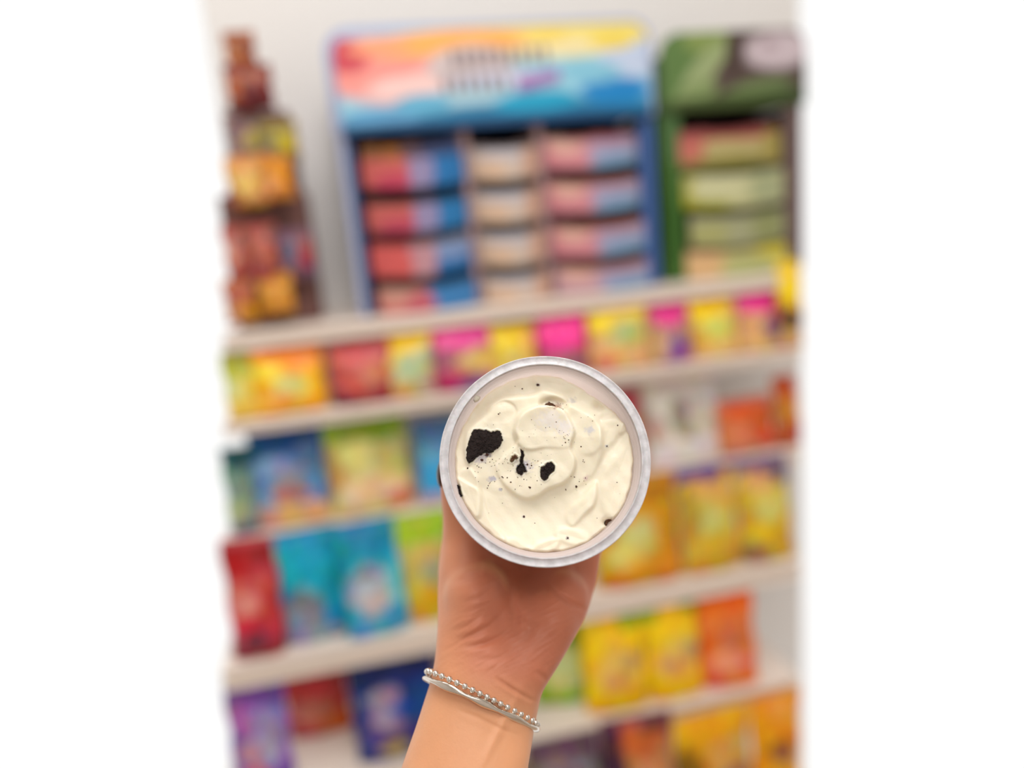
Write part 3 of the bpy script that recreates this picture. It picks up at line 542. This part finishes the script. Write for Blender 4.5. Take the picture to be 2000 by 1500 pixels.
BOWLS = [(850, 1400, 430, 200, -2.0), (380, 560, 170, 210, -1.0), (1290, 1080, 120, 160, -.9), (1330, 430, 120, 90, -.8), (620, 1020, 160, 130, -.8), (1450, 480, 48, 42, -3.2), (1510, 1475, 45, 30, -5.0), (760, 1000, 60, 80, -.7), (1480, 1420, 110, 220, -.8), (1360, 950, 60, 200, -.7)]
COOK = {
 'big': [(370, 700), (425, 698), (480, 706), (530, 722), (570, 708), (600, 722), (612, 775), (590, 830), (560, 852), (520, 885), (470, 884), (430, 905), (390, 925), (365, 955), (330, 976), (314, 930), (313, 870), (330, 800), (350, 745)],
 'slit': [(772, 868), (790, 880), (797, 915), (786, 945), (785, 985), (800, 1010), (818, 1050), (790, 1042), (775, 1078), (750, 1060), (732, 1035), (742, 1005), (768, 990), (766, 940), (776, 905)],
 'mid': [(990, 985), (1030, 976), (1055, 1010), (1045, 1045), (1010, 1075), (990, 1110), (965, 1125), (942, 1100), (936, 1050), (945, 1015), (970, 1010)],
 'edge': [(232, 1160), (250, 1168), (262, 1205), (268, 1235), (275, 1250), (262, 1262), (248, 1240), (240, 1205)],
 'nick': [(700, 925), (722, 912), (742, 938), (715, 940), (695, 970), (680, 960)],
 'top': [(975, 478), (1010, 462), (1050, 472), (1072, 500), (1035, 496), (1000, 490)],
 'low': [(1480, 1478), (1492, 1450), (1530, 1438), (1536, 1452), (1505, 1470), (1490, 1492)],
}
def rough_outline(key):
    P = np.array([I3(*p) for p in COOK[key]]); D = []; j = .00022 if key != 'big' else .00034
    for i in range(len(P)):
        a = P[i]; b_ = P[(i+1) % len(P)]
        for s_ in range(6):
            q = a+(b_-a)*s_/6
            nv = lambda k: noise.noise(Vector((q[0]*2300, q[1]*2300, k)))+.7*noise.noise(Vector((q[0]*5200, q[1]*5200, k)))
            D.append(q+np.array([nv(1), nv(9)])*j*1.6)
    return np.array(D)
COOKP = {k: rough_outline(k) for k in COOK}
def cream_h(X, Y):
    """height of the cream (m, relative to its mean level) at local x, y"""
    H = np.zeros(X.shape)
    px = (X*K+CX-840)*4.348; py = (-Y*K+CY-680)*4.348
    for pts, h, w, Ld, fade in SHAPES:
        sd = sdist(X, Y, spline(pts))/PX
        g = h*sig(-sd/w)*np.exp(-np.clip(-sd, 0, None)/Ld)
        if fade:
            c = px if fade[0] == 'x' else py; g = g*np.clip((c-fade[1])/(fade[2]-fade[1]), 0, 1)
        H += g
    for cx, cy, rx_, ry_, h in BOWLS: H += h*np.exp(-(((px-cx)/rx_)**2+((py-cy)/ry_)**2))
    H += .28*np.sin(px/150+1.3*np.sin(py/190))*np.sin(py/130+.7)+.10*np.sin(px/47+py/61+2*np.sin(py/90))+.05*np.sin(px/21-py/27)
    for k in ('big', 'slit', 'mid', 'edge', 'nick', 'top', 'low'):
        sd = sdist(X, Y, COOKP[k])/PX
        H += (-2.0 if k == 'big' else -1.5)*sig(-(sd+1)/2.2)+.3*np.exp(-((sd-12)/9)**2)
    return H/1000
NR, NA = 210, 560
LEV = -.0092
rr = np.linspace(0, 1, NR)[1:]**.93; aa = np.linspace(0, 2*np.pi, NA, endpoint=False)
# edge of the cream: deeper at upper right, ragged
def edge_r(a):
    d = np.degrees(a) % 360
    drop = .0030*np.exp(-((d-54)/17)**2)+.0008*np.exp(-((d-85)/20)**2)-.0006*np.exp(-((d-24)/2.5)**2)
    return .0415 - drop + .00022*np.sin(9*a)+.00018*np.sin(23*a+1)+.00012*np.sin(41*a+2)
ER = edge_r(aa)
XX = rr[:, None]*ER[None, :]*np.cos(aa)[None, :]; YY = rr[:, None]*ER[None, :]*np.sin(aa)[None, :]
HH = cream_h(XX, YY)
ed = np.clip((rr-.965)/.035, 0, 1)[:, None]
ZZ = LEV + HH - .0022*ed**2
c0 = float(cream_h(np.array([0.]), np.array([0.]))[0])
vs = [(0, 0, LEV+c0)]; vs += [(XX[i, j], YY[i, j], ZZ[i, j]) for i in range(NR-1) for j in range(NA)]
fs = [(0, 1+j, 1+(j+1) % NA) for j in range(NA)]
for i in range(NR-2):
    for j in range(NA):
        a = 1+i*NA+j; b = 1+i*NA+(j+1) % NA; fs.append((a, a+NA, b+NA, b))
last = 1+(NR-2)*NA
base = len(vs)
for tt in (.022, .035, .050, .0580):
    for j in range(NA):
        r_ = wall_r(tt)-.0004; vs.append((r_*math.cos(aa[j]), r_*math.sin(aa[j]), -tt))
def ringf(a0, b0):
    for j in range(NA):
        k_ = (j+1) % NA; fs.append((a0+j, b0+j, b0+k_, a0+k_))
ringf(last, base)
for q in range(3): ringf(base+q*NA, base+(q+1)*NA)
fs.append(tuple(base+3*NA+j for j in range(NA)))
def smudge(px, py, r, c, s=.9): 
    x, y = I3(px, py); return (x, y, r*PX, r*PX*.8, c, 0, s)
M_cream = new_mat('whipped_cream', (243, 234, 211), .38, .4, Subsurface_Weight=.35, Subsurface_Scale=.004)
M_cream.node_tree.nodes['Principled BSDF'].inputs['Subsurface Radius'].default_value = (1, .75, .45)
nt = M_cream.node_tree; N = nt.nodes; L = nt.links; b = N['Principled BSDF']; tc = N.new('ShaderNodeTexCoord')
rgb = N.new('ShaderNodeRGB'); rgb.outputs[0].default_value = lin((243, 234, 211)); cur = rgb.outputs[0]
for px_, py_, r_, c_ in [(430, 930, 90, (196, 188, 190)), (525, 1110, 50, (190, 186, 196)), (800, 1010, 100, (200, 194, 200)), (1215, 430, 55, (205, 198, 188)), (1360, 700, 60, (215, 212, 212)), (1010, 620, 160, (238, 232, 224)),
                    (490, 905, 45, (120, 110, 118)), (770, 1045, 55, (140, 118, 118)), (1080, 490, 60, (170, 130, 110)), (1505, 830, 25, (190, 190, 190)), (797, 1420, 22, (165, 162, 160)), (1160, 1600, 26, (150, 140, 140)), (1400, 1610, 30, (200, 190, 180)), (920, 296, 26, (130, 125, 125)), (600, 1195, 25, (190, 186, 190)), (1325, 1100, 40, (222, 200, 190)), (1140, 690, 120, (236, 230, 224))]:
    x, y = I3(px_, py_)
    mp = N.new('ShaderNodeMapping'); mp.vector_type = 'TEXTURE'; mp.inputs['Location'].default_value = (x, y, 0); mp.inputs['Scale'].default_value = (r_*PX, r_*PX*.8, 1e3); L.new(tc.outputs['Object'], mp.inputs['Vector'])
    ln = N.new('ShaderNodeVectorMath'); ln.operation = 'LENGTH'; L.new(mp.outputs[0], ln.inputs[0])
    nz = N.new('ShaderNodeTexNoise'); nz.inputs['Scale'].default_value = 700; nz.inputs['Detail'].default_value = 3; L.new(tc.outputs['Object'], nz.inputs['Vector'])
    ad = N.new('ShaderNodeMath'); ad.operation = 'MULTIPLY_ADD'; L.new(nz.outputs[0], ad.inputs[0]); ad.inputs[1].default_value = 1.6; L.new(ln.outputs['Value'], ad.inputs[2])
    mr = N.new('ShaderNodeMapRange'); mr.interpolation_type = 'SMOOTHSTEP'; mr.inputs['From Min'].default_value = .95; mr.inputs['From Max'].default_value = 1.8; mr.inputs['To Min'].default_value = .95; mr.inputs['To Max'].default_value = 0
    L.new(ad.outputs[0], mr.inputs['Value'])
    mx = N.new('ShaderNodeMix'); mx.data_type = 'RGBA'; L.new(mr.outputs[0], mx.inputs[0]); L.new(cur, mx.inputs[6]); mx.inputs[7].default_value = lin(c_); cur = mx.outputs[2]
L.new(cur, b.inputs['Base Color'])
nz = N.new('ShaderNodeTexNoise'); nz.inputs['Scale'].default_value = 420; nz.inputs['Detail'].default_value = 5; L.new(tc.outputs['Object'], nz.inputs['Vector'])
bp = N.new('ShaderNodeBump'); bp.inputs['Strength'].default_value = .22; bp.inputs['Distance'].default_value = .0006; L.new(nz.outputs[0], bp.inputs['Height']); L.new(bp.outputs[0], b.inputs['Normal'])
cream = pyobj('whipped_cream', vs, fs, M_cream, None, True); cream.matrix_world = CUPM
tag(cream, 'swirled ivory cream with crumbs filling the round plastic cup', 'cream')

# cookie pieces
M_cook = new_mat('dark_cookie', (38, 20, 16), .75, .4)
nt = M_cook.node_tree; nz = nt.nodes.new('ShaderNodeTexNoise'); nz.inputs['Scale'].default_value = 2200; nz.inputs['Detail'].default_value = 5; tc = nt.nodes.new('ShaderNodeTexCoord'); nt.links.new(tc.outputs['Object'], nz.inputs['Vector'])
bp = nt.nodes.new('ShaderNodeBump'); bp.inputs['Strength'].default_value = .9; bp.inputs['Distance'].default_value = .0005; nt.links.new(nz.outputs[0], bp.inputs['Height']); nt.links.new(bp.outputs[0], nt.nodes['Principled BSDF'].inputs['Normal'])
cr = nt.nodes.new('ShaderNodeValToRGB'); cr.color_ramp.elements[0].position = .35; cr.color_ramp.elements[0].color = lin((10, 3, 3)); cr.color_ramp.elements[1].position = .72; cr.color_ramp.elements[1].color = lin((42, 20, 14))
nt.links.new(nz.outputs[0], cr.inputs[0]); nt.links.new(cr.outputs[0], nt.nodes['Principled BSDF'].inputs['Base Color'])
M_cook2 = new_mat('light_brown_cookie', (105, 72, 52), .8, .3)
LBL = {'big': 'largest black cookie piece, at the left of the cream', 'slit': 'thin upright black cookie sliver near the middle of the cream', 'mid': 'small blocky black cookie piece right of the sliver',
       'edge': 'narrow black cookie flake at the left wall of the cup', 'nick': 'tiny hooked brown cookie flake left of the sliver', 'top': 'brown cookie crumb cluster under the upper fold of cream', 'low': 'brown cookie bit at lower right wall of the cup'}
def cookie(key, rise, m):
    D = COOKP[key]
    c = D.mean(0); n = len(D); RN = 24; vs = []; fs = []
    lev = LEV + float(np.mean(cream_h(D[:, 0], D[:, 1]))) + .0014
    out_ = c+(D-c)*1.04
    for zz in (-.004, -.0004): vs += [(p[0], p[1], lev+zz) for p in out_]
    for k in range(RN):
        f = 1-k/RN
        for p in c+(D-c)*f*1.03:
            z = lev+rise*(1-f**3)+.0004*noise.noise(Vector((p[0]*700, p[1]*700, 4)))+.0004*noise.noise(Vector((p[0]*2200, p[1]*2200, 2)))+.00025*noise.noise(Vector((p[0]*5200, p[1]*5200, 7)))
            vs.append((p[0], p[1], z))
    vs.append((c[0], c[1], lev+rise)); vs.append((c[0], c[1], lev-.004))
    for k in range(RN+1):
        for j in range(n):
            a = k*n+j; b_ = k*n+(j+1) % n; fs.append((a, b_, b_+n, a+n))
    top = (RN+1)*n
    for j in range(n): fs.append((top+j, top+(j+1) % n, len(vs)-2)); fs.append(((j+1) % n, j, len(vs)-1))
    o = pyobj('cookie_piece', vs, fs, m, None, True); o.matrix_world = CUPM
    tag(o, LBL[key], 'cookie', 'cookie pieces in the cream'); return o
cookie('big', .0002, M_cook); cookie('slit', -.0006, M_cook); cookie('mid', -.0002, M_cook); cookie('edge', 0, M_cook); cookie('nick', -.0003, M_cook2); cookie('top', -.0004, M_cook2); cookie('low', -.0002, M_cook2)
# crumbs
M_crumb = new_mat('cookie_crumb', (70, 42, 34), .8, .3)
CR = [(262, 864, 9), (246, 798, 5), (320, 1020, 10), (920, 296, 13), (722, 306, 5), (785, 328, 6), (558, 370, 6), (573, 852, 7), (440, 950, 12), (485, 905, 14), (535, 880, 8), (530, 945, 7), (400, 1000, 6), (415, 1010, 5), (470, 975, 5),
      (825, 992, 8), (850, 1022, 5), (655, 1100, 7), (612, 1092, 8), (620, 1100, 6), (685, 1138, 7), (590, 1102, 4), (848, 1185, 10), (838, 1180, 7), (722, 1198, 5), (495, 1165, 5), (487, 1185, 5), (1240, 1172, 10), (1150, 1196, 6), (1318, 1100, 5), (1305, 1125, 4), (1070, 638, 6), (1040, 578, 4), (980, 685, 4),
      (1145, 812, 7), (1172, 792, 6), (1282, 838, 6), (1675, 790, 14), (1672, 805, 9), (1505, 832, 8), (1600, 655, 6), (1382, 622, 4), (1685, 905, 6), (1690, 935, 7), (1583, 1138, 5), (1310, 968, 5), (1298, 962, 5), (797, 1422, 9), (1160, 1598, 9), (1410, 1435, 5), (580, 560, 6), (592, 550, 5), (615, 1310, 5), (740, 1095, 4), (1020, 455, 10), (1000, 486, 9), (1035, 482, 10), (1055, 492, 9), (1130, 522, 6), (1012, 446, 5), (550, 1130, 5), (860, 1000, 6), (705, 1000, 4), (940, 1160, 4), (780, 1030, 12), (765, 1055, 12), (750, 1040, 10), (800, 1052, 7)]
rnd = random.Random(5)
for cx, cy, sx, sy, n in ((450, 980, 90, 70, 26), (640, 1000, 120, 110, 26), (820, 1030, 90, 60, 14), (1000, 650, 160, 120, 22), (720, 780, 220, 120, 10), (1120, 780, 60, 50, 10), (1000, 1350, 400, 250, 10), (1280, 1120, 60, 40, 8), (1050, 480, 80, 25, 14)):
    for _ in range(n): CR.append((rnd.gauss(cx, sx), rnd.gauss(cy, sy), rnd.uniform(2, 4.5)))
bm = bmesh.new()
PTS = np.array([I3(c[0], c[1]) for c in CR]); CH = cream_h(PTS[:, 0], PTS[:, 1])
for (x, y), hz, (_, _, r_) in zip(PTS, CH, CR):
    if math.hypot(x, y) > .0385: continue
    g = bmesh.ops.create_icosphere(bm, subdivisions=1, radius=r_*PX)
    s = (rnd.uniform(.7, 1.3), rnd.uniform(.7, 1.3), .6)
    for v in g['verts']:
        k_ = 1+.35*noise.noise(v.co*9000+Vector((x*5000, y*5000, 0)))
        v.co = Vector((v.co.x*s[0]*k_+x, v.co.y*s[1]*k_+y, v.co.z*s[2]*k_+LEV+hz+r_*PX*.2))
cb = bmobj('cookie_crumbs', bm, M_crumb); cb.matrix_world = CUPM
tag(cb, 'tiny dark cookie crumbs sprinkled over the cream in the cup', 'crumbs', kind='stuff')
# cream smears on the inside of the rim
def smear(name, pts, label):
    P = np.array([I3(*p) for p in pts]); P = P*.97; c = P.mean(0); n = len(P); lev = -.0026
    vs = [(p[0], p[1], lev) for p in P*.968]+[(p[0], p[1], lev+.0006) for p in c+(P-c)*.7]+[(c[0], c[1], lev+.0010), (c[0], c[1], lev-.0004)]
    fs = []
    for j in range(n): k_ = (j+1) % n; fs += [(j, k_, n+k_, n+j), (n+j, n+k_, 2*n), (k_, j, 2*n+1)]
    o = pyobj(name, vs, fs, M_cream, None, True); o.matrix_world = CUPM; return tag(o, label, 'cream smear')
smear('cream_smear', [(352, 400), (372, 384), (392, 388), (388, 410), (372, 430), (355, 436), (338, 440), (345, 418)], 'small cream smear stuck inside the rim at upper left')

# ------------------------------------------------------------------ hand and forearm
M_skin = bpy.data.materials.new('skin'); M_skin.use_nodes = True
nt = M_skin.node_tree; N = nt.nodes; L = nt.links; b = N['Principled BSDF']; b.inputs['Roughness'].default_value = .48; b.inputs['Specular IOR Level'].default_value = .4
b.inputs['Subsurface Weight'].default_value = .18; b.inputs['Subsurface Scale'].default_value = .006; b.inputs['Subsurface Radius'].default_value = (1, .35, .18)
at = N.new('ShaderNodeAttribute'); at.attribute_name = 'palm'; mx = N.new('ShaderNodeMix'); mx.data_type = 'RGBA'; L.new(at.outputs['Fac'], mx.inputs[0]); mx.inputs[6].default_value = lin((222, 160, 118)); mx.inputs[7].default_value = lin((200, 121, 92))
tc = N.new('ShaderNodeTexCoord'); nz = N.new('ShaderNodeTexNoise'); nz.inputs['Scale'].default_value = 45; nz.inputs['Detail'].default_value = 4; L.new(tc.outputs['Object'], nz.inputs['Vector'])
mr = N.new('ShaderNodeMapRange'); mr.inputs['To Min'].default_value = .86; mr.inputs['To Max'].default_value = 1.12; L.new(nz.outputs[0], mr.inputs['Value'])
sc = N.new('ShaderNodeVectorMath'); sc.operation = 'SCALE'; L.new(mx.outputs[2], sc.inputs[0]); L.new(mr.outputs[0], sc.inputs['Scale']); L.new(sc.outputs[0], b.inputs['Base Color'])
n2 = N.new('ShaderNodeTexNoise'); n2.inputs['Scale'].default_value = 500; n2.inputs['Detail'].default_value = 5; L.new(tc.outputs['Object'], n2.inputs['Vector'])
bp = N.new('ShaderNodeBump'); bp.inputs['Strength'].default_value = .25; bp.inputs['Distance'].default_value = .0005; L.new(n2.outputs[0], bp.inputs['Height']); L.new(bp.outputs[0], b.inputs['Normal'])

SEC = [((722, 1700), (1015, 1700), .338, .027), ((752, 1600), (1022, 1600), .342, .026), ((783, 1500), (1031, 1500), .348, .0245), ((812, 1418), (1040, 1452), .354, .0225), ((842, 1325), (1046, 1408), .361, .0205),
       ((849, 1285), (1060, 1345), .364, .0205), ((854, 1225), (1100, 1282), .370, .021), ((853, 1165), (1146, 1203), .380, .019), ((854, 1100), (1168, 1135), .391, .0155), ((862, 1045), (1180, 1065), .4035, .0140), ((884, 990), (1178, 1005), .4115, .0130), ((915, 930), (1160, 940), .4165, .0110)]
bm = bmesh.new(); NS = 48; rings = []
for (lx_, ly_), (rx_, ry_), dep, ht in SEC:
    A = at_d(lx_, ly_, dep); B = at_d(rx_, ry_, dep); c = (A+B)/2; hx = (B-A)/2; dz = fwd*ht
    ring = []
    for i in range(NS):
        a = 2*math.pi*i/NS; ca, sa = math.cos(a), math.sin(a); p = .86
        ring.append(bm.verts.new(c+hx*(math.copysign(abs(ca)**p, ca))+dz*(math.copysign(abs(sa)**p, sa))))
    rings.append(ring)
for r1, r2 in zip(rings, rings[1:]):
    for i in range(NS): bm.faces.new((r1[i], r1[(i+1) % NS], r2[(i+1) % NS], r2[i]))
bm.faces.new(rings[0][::-1]); bm.faces.new(rings[-1])
def capsule_chain(bm, nodes):
    """tapered tube with round ends through (point, radius) nodes, overlapping spheres between"""
    for (p, r), (q, s) in zip(nodes, nodes[1:]):
        L_ = (q-p).length; n = max(2, int(L_/.0025))
        for i in range(n+1):
            t = i/n; g = bmesh.ops.create_icosphere(bm, subdivisions=3, radius=r+(s-r)*t)
            bmesh.ops.translate(bm, verts=g['verts'], vec=p+(q-p)*t)
def cupP(r, deg, t):
    a = math.radians(deg); return RIMC+Uu*(r*math.cos(a))+Vv*(r*math.sin(a))-Nn*t
# thumb along the left wall of the cup
capsule_chain(bm, [(at_d(915, 1120, .385), .0155), (at_d(912, 1060, .393), .0135), (at_d(903, 1005, .3905), .0108), (at_d(893, 962, .385), .0092), (at_d(888, 925, .379), .0084), (at_d(893, 897, .376), .0070)])
# four fingers behind the cup, curled round its lower wall
for deg, rad, root, tip in ((128, .0080, (985, 950), .050), (92, .0084, (1040, 940), .047), (56, .0080, (1095, 945), .050), (14, .0070, (1140, 975), .052)):
    capsule_chain(bm, [(at_d(*root, .4165), rad+.002), (cupP(.016, deg, .0725), rad+.0008), (cupP(.034, deg, .0715), rad+.0004), (cupP(.0445, deg, .0640), rad), (cupP(.0445, deg, tip), rad*.9)])
# thenar and hypothenar mounds
for (x, y, d, r_) in ((932, 1165, .3725, .0170), (928, 1215, .3690, .0165), (1068, 1210, .3745, .0165), (1040, 1262, .3695, .0155), (1098, 1165, .3815, .0140)):
    g = bmesh.ops.create_icosphere(bm, subdivisions=4, radius=r_); bmesh.ops.translate(bm, verts=g['verts'], vec=at_d(x, y, d))
me = bpy.data.meshes.new('person_raw'); bm.to_mesh(me); bm.free()
tmp = bpy.data.objects.new('raw', me); COL.objects.link(tmp)
md = tmp.modifiers.new('r', 'REMESH'); md.mode = 'VOXEL'; md.voxel_size = .0013
ms = tmp.modifiers.new('s', 'SMOOTH'); ms.factor = .6; ms.iterations = 48
mu = tmp.modifiers.new('u', 'SUBSURF'); mu.levels = 1; mu.render_levels = 1; mu.subdivision_type = 'CATMULL_CLARK'
dg = bpy.context.evaluated_depsgraph_get(); dg.update()
hm = bpy.data.meshes.new_from_object(tmp.evaluated_get(dg))
bpy.data.objects.remove(tmp)
hm.name = 'person'
n = len(hm.vertices); co = np.empty(n*3); hm.vertices.foreach_get('co', co); co = co.reshape(-1, 3)
no = np.empty(n*3); hm.vertices.foreach_get('normal', no); no = no.reshape(-1, 3)
v = co-np.array(CAM); zc = v@np.array(fwd); PXX = 1000+F*(v@np.array(RT))/zc; PYY = 750-F*(v@np.array(UP))/zc
face = np.clip(-(no@np.array(fwd)), 0, 1)
vr = v/np.linalg.norm(v, axis=1)[:, None]
def gau(x, y, sx, sy, rot=0):
    c_, s_ = math.cos(math.radians(rot)), math.sin(math.radians(rot)); dx = PXX-x; dy = PYY-y
    return np.exp(-(((dx*c_+dy*s_)/sx)**2+((-dx*s_+dy*c_)/sy)**2))
push = .0050*gau(1018, 1140, 42, 75, -8) + .0150*gau(1022, 1100, 46, 44) + .0022*gau(985, 1235, 26, 60, -25) - .0016*gau(918, 1165, 42, 60) - .0012*gau(1085, 1245, 45, 60) + .0012*gau(1130, 1120, 30, 30) - .001*gau(980, 1420, 9, 90, 28)
CREASE = [([(893, 1252), (925, 1240), (955, 1222), (985, 1200)], 0.00097, 4.5), ([(905, 1266), (945, 1258), (978, 1243), (1000, 1222)], 0.00109, 4.5), ([(880, 1235), (912, 1222), (945, 1200)], 0.00065, 4),
          ([(868, 1136), (900, 1132), (935, 1118), (948, 1100)], 0.00120, 6), ([(975, 1120), (992, 1160), (1006, 1200), (1002, 1245)], 0.00239, 9), ([(1062, 1128), (1085, 1158), (1115, 1178), (1158, 1196)], 0.00152, 4.5),
          ([(1120, 1095), (1126, 1125), (1142, 1150)], 0.00097, 5), ([(1045, 1310), (1060, 1322), (1075, 1338)], 0.00109, 5), ([(965, 1322), (1000, 1346), (1035, 1366), (1060, 1372)], 0.00087, 3.5),
          ([(1018, 1200), (1045, 1215), (1075, 1212)], 0.00065, 6), ([(930, 1290), (975, 1285), (1010, 1262)], 0.00055, 5), ([(900, 1180), (940, 1165), (970, 1140)], 0.00065, 5), ([(1020, 1265), (1035, 1235), (1030, 1205)], 0.00077, 6), ([(890, 1385), (930, 1400), (980, 1425), (1025, 1440)], 0.00043, 4)]
for pts, dp, wd in CREASE:
    d2 = np.full(n, 1e9); ss = np.zeros(n); L_tot = sum(math.dist(a, b_) for a, b_ in zip(pts, pts[1:])); l0 = 0
    for (ax, ay), (bx, by) in zip(pts, pts[1:]):
        ex, ey = bx-ax, by-ay; t = np.clip(((PXX-ax)*ex+(PYY-ay)*ey)/(ex*ex+ey*ey), 0, 1); q = (PXX-ax-t*ex)**2+(PYY-ay-t*ey)**2
        ss = np.where(q < d2, (l0+t*math.hypot(ex, ey))/L_tot, ss); d2 = np.minimum(d2, q); l0 += math.hypot(ex, ey)
    tp = np.sin(np.pi*np.clip(ss, 0, 1))**.8
    push += dp*tp*(np.exp(-d2/(wd*1.15)**2) - .30*np.exp(-(np.sqrt(d2)-wd*2.4)**2/(wd*1.5)**2))
for i_ in range(0, n):    # fine skin folds running across the thenar and heel of the hand
    x_, y_ = PXX[i_], PYY[i_]
    if face[i_] > .2 and 1090 < y_ < 1340:
        u_ = (x_*.83-y_*.55)/46; w_ = (x_*.55+y_*.83)/11
        push[i_] += .00030*abs(noise.noise(Vector((u_, w_, 0))))*min(1, (y_-1090)/40)*min(1, (1340-y_)/40)*1.6
co = co + vr*(push*face**.7)[:, None]
hm.vertices.foreach_set('co', co.reshape(-1))
at_ = hm.attributes.new('palm', 'FLOAT', 'POINT')
pal = np.clip(face*2, 0, 1)*sig((1335+.35*(PXX-950)-PYY)/22)*(1-.55*sig((905-PXX)/14))
at_.data.foreach_set('value', pal)
hm.materials.clear()
_q = (co-np.array(RIMC)); _t = -(_q@np.array(Nn)); _r = np.sqrt(np.maximum((_q**2).sum(1)-_t**2, 0)); _wr = np.array([wall_r(max(t_, 0)) for t_ in _t])
print('IN CUP', int(((_t > 0) & (_t < .0600) & (_r < _wr+.0005)).sum()), 'of', n, 'deepest', float(np.where((_t > 0) & (_t < .06), _wr+.0007-_r, -1).max()))
# flesh that would enter the cup is pressed flat against its wall or its base
_in = (_t > 0) & (_t < .0610) & (_r < _wr+.0009)
_side = _in & ((_wr+.0009-_r) < (.0610-_t))
_c = np.array(RIMC)-np.outer(_t, np.array(Nn)); _rad = (co-_c)/np.maximum(_r, 1e-6)[:, None]
co = np.where(_side[:, None], _c+_rad*(_wr+.0009)[:, None], co)
_bot = _in & ~_side
co = np.where(_bot[:, None], co-np.outer(.0611-_t, np.array(Nn)), co)
hm.vertices.foreach_set('co', co.reshape(-1))
person = link('person', hm, M_skin, None, True)
tag(person, 'tan hand and bare forearm raising a dessert cup, palm turned to the viewer', 'person')
nail = bmesh.new(); bmesh.ops.create_uvsphere(nail, u_segments=24, v_segments=14, radius=1)
nc = at_d(857.5, 926, .3785)
for v_ in nail.verts:
    c_ = v_.co; v_.co = nc + RT*(c_.x*.0013)+UP*(c_.y*.0068 + c_.x*.0002)+fwd*(c_.z*.0048) + RT*.0010*(c_.z**2)+RT*(.0008*c_.y**2)
no_ = bmobj('thumbnail', nail, new_mat('dark_nail_polish', (52, 30, 26), .15), person, True); no_['label'] = 'dark polished nail'

# ------------------------------------------------------------------ bracelets
M_sil = new_mat('silver', (222, 212, 200), .16, .5, Metallic=1.0)
M_bead = new_mat('silver_bead', (228, 222, 214), .14, .5, Metallic=1.0)
from mathutils.bvhtree import BVHTree
bvh = BVHTree.FromPolygons([tuple(c) for c in co], [tuple(p.vertices) for p in hm.polygons])
def loop(pL, pR, dep, bow, off):
    """closed curve lying on the wrist: a tilted ellipse pushed to the skin plus an offset"""
    A = at_d(*pL, dep); B = at_d(*pR, dep); c = (A+B)/2; hx = (B-A).normalized(); hz = (-fwd - UP*bow).normalized()
    R = []
    for i in range(96):
        a = 2*math.pi*i/96; d = hx*math.cos(a)+hz*math.sin(a)
        h = bvh.ray_cast(c+d*.06, -d)[0]; R.append((h-c).length+off if h is not None else .03)
    R = [sum(R[(i+k) % 96] for k in range(-3, 4))/7 for i in range(96)]
    def f(a):
        q = (a/(2*math.pi)*96) % 96; k = int(q); t = q-k; r_ = R[k]*(1-t)+R[(k+1) % 96]*t
        return c+(hx*math.cos(a)+hz*math.sin(a))*r_
    return f
def tube_loop(f, rad, n=150, k=10, wob=None):
    vs = []; fs = []
    for i in range(n):
        a = 2*math.pi*i/n; p = f(a); t = (f(a+.01)-f(a-.01)).normalized(); e1 = t.cross(Vector(fwd)).normalized(); 
        if e1.length < .1: e1 = t.cross(UP).normalized()
        e2 = t.cross(e1)
        r1, r2 = rad(a)
        for j in range(k):
            b_ = 2*math.pi*j/k; vs.append(p+e1*(r1*math.cos(b_))+e2*(r2*math.sin(b_)))
    for i in range(n):
        for j in range(k):
            i2 = (i+1) % n; j2 = (j+1) % k; fs.append((i*k+j, i2*k+j, i2*k+j2, i*k+j2))
    return vs, fs
f1 = loop((845, 1318), (1050, 1416), .362, -.53, .0022)
br = empty('chain_bracelet', f1(-math.pi/2), 'silver ball chain bracelet around the wrist, the one nearer the palm', 'bracelet')
vs, fs = tube_loop(f1, lambda a: (.0004, .0004), 120, 6); pyobj('cord', vs, fs, M_sil, br, True)
bm = bmesh.new(); bmesh.ops.create_uvsphere(bm, u_segments=16, v_segments=10, radius=.00150)
bme = bpy.data.meshes.new('bead'); bm.to_mesh(bme); bm.free(); bme.materials.append(M_bead)
for p in bme.polygons: p.use_smooth = True
NB = 42
for i in range(NB):
    o = bpy.data.objects.new('bead', bme); COL.objects.link(o); o.parent = br; o.location = f1(2*math.pi*i/NB)-br.location
f2 = loop((848, 1334), (1048, 1426), .3615, -.50, .0020)
vs, fs = tube_loop(f2, lambda a: (.00150+.00045*math.sin(9*a), .0011), 220, 12)
bn = pyobj('bangle', vs, fs, M_sil, None, True); tag(bn, 'thin polished silver bangle around the wrist, just below the ball chain', 'bracelet')
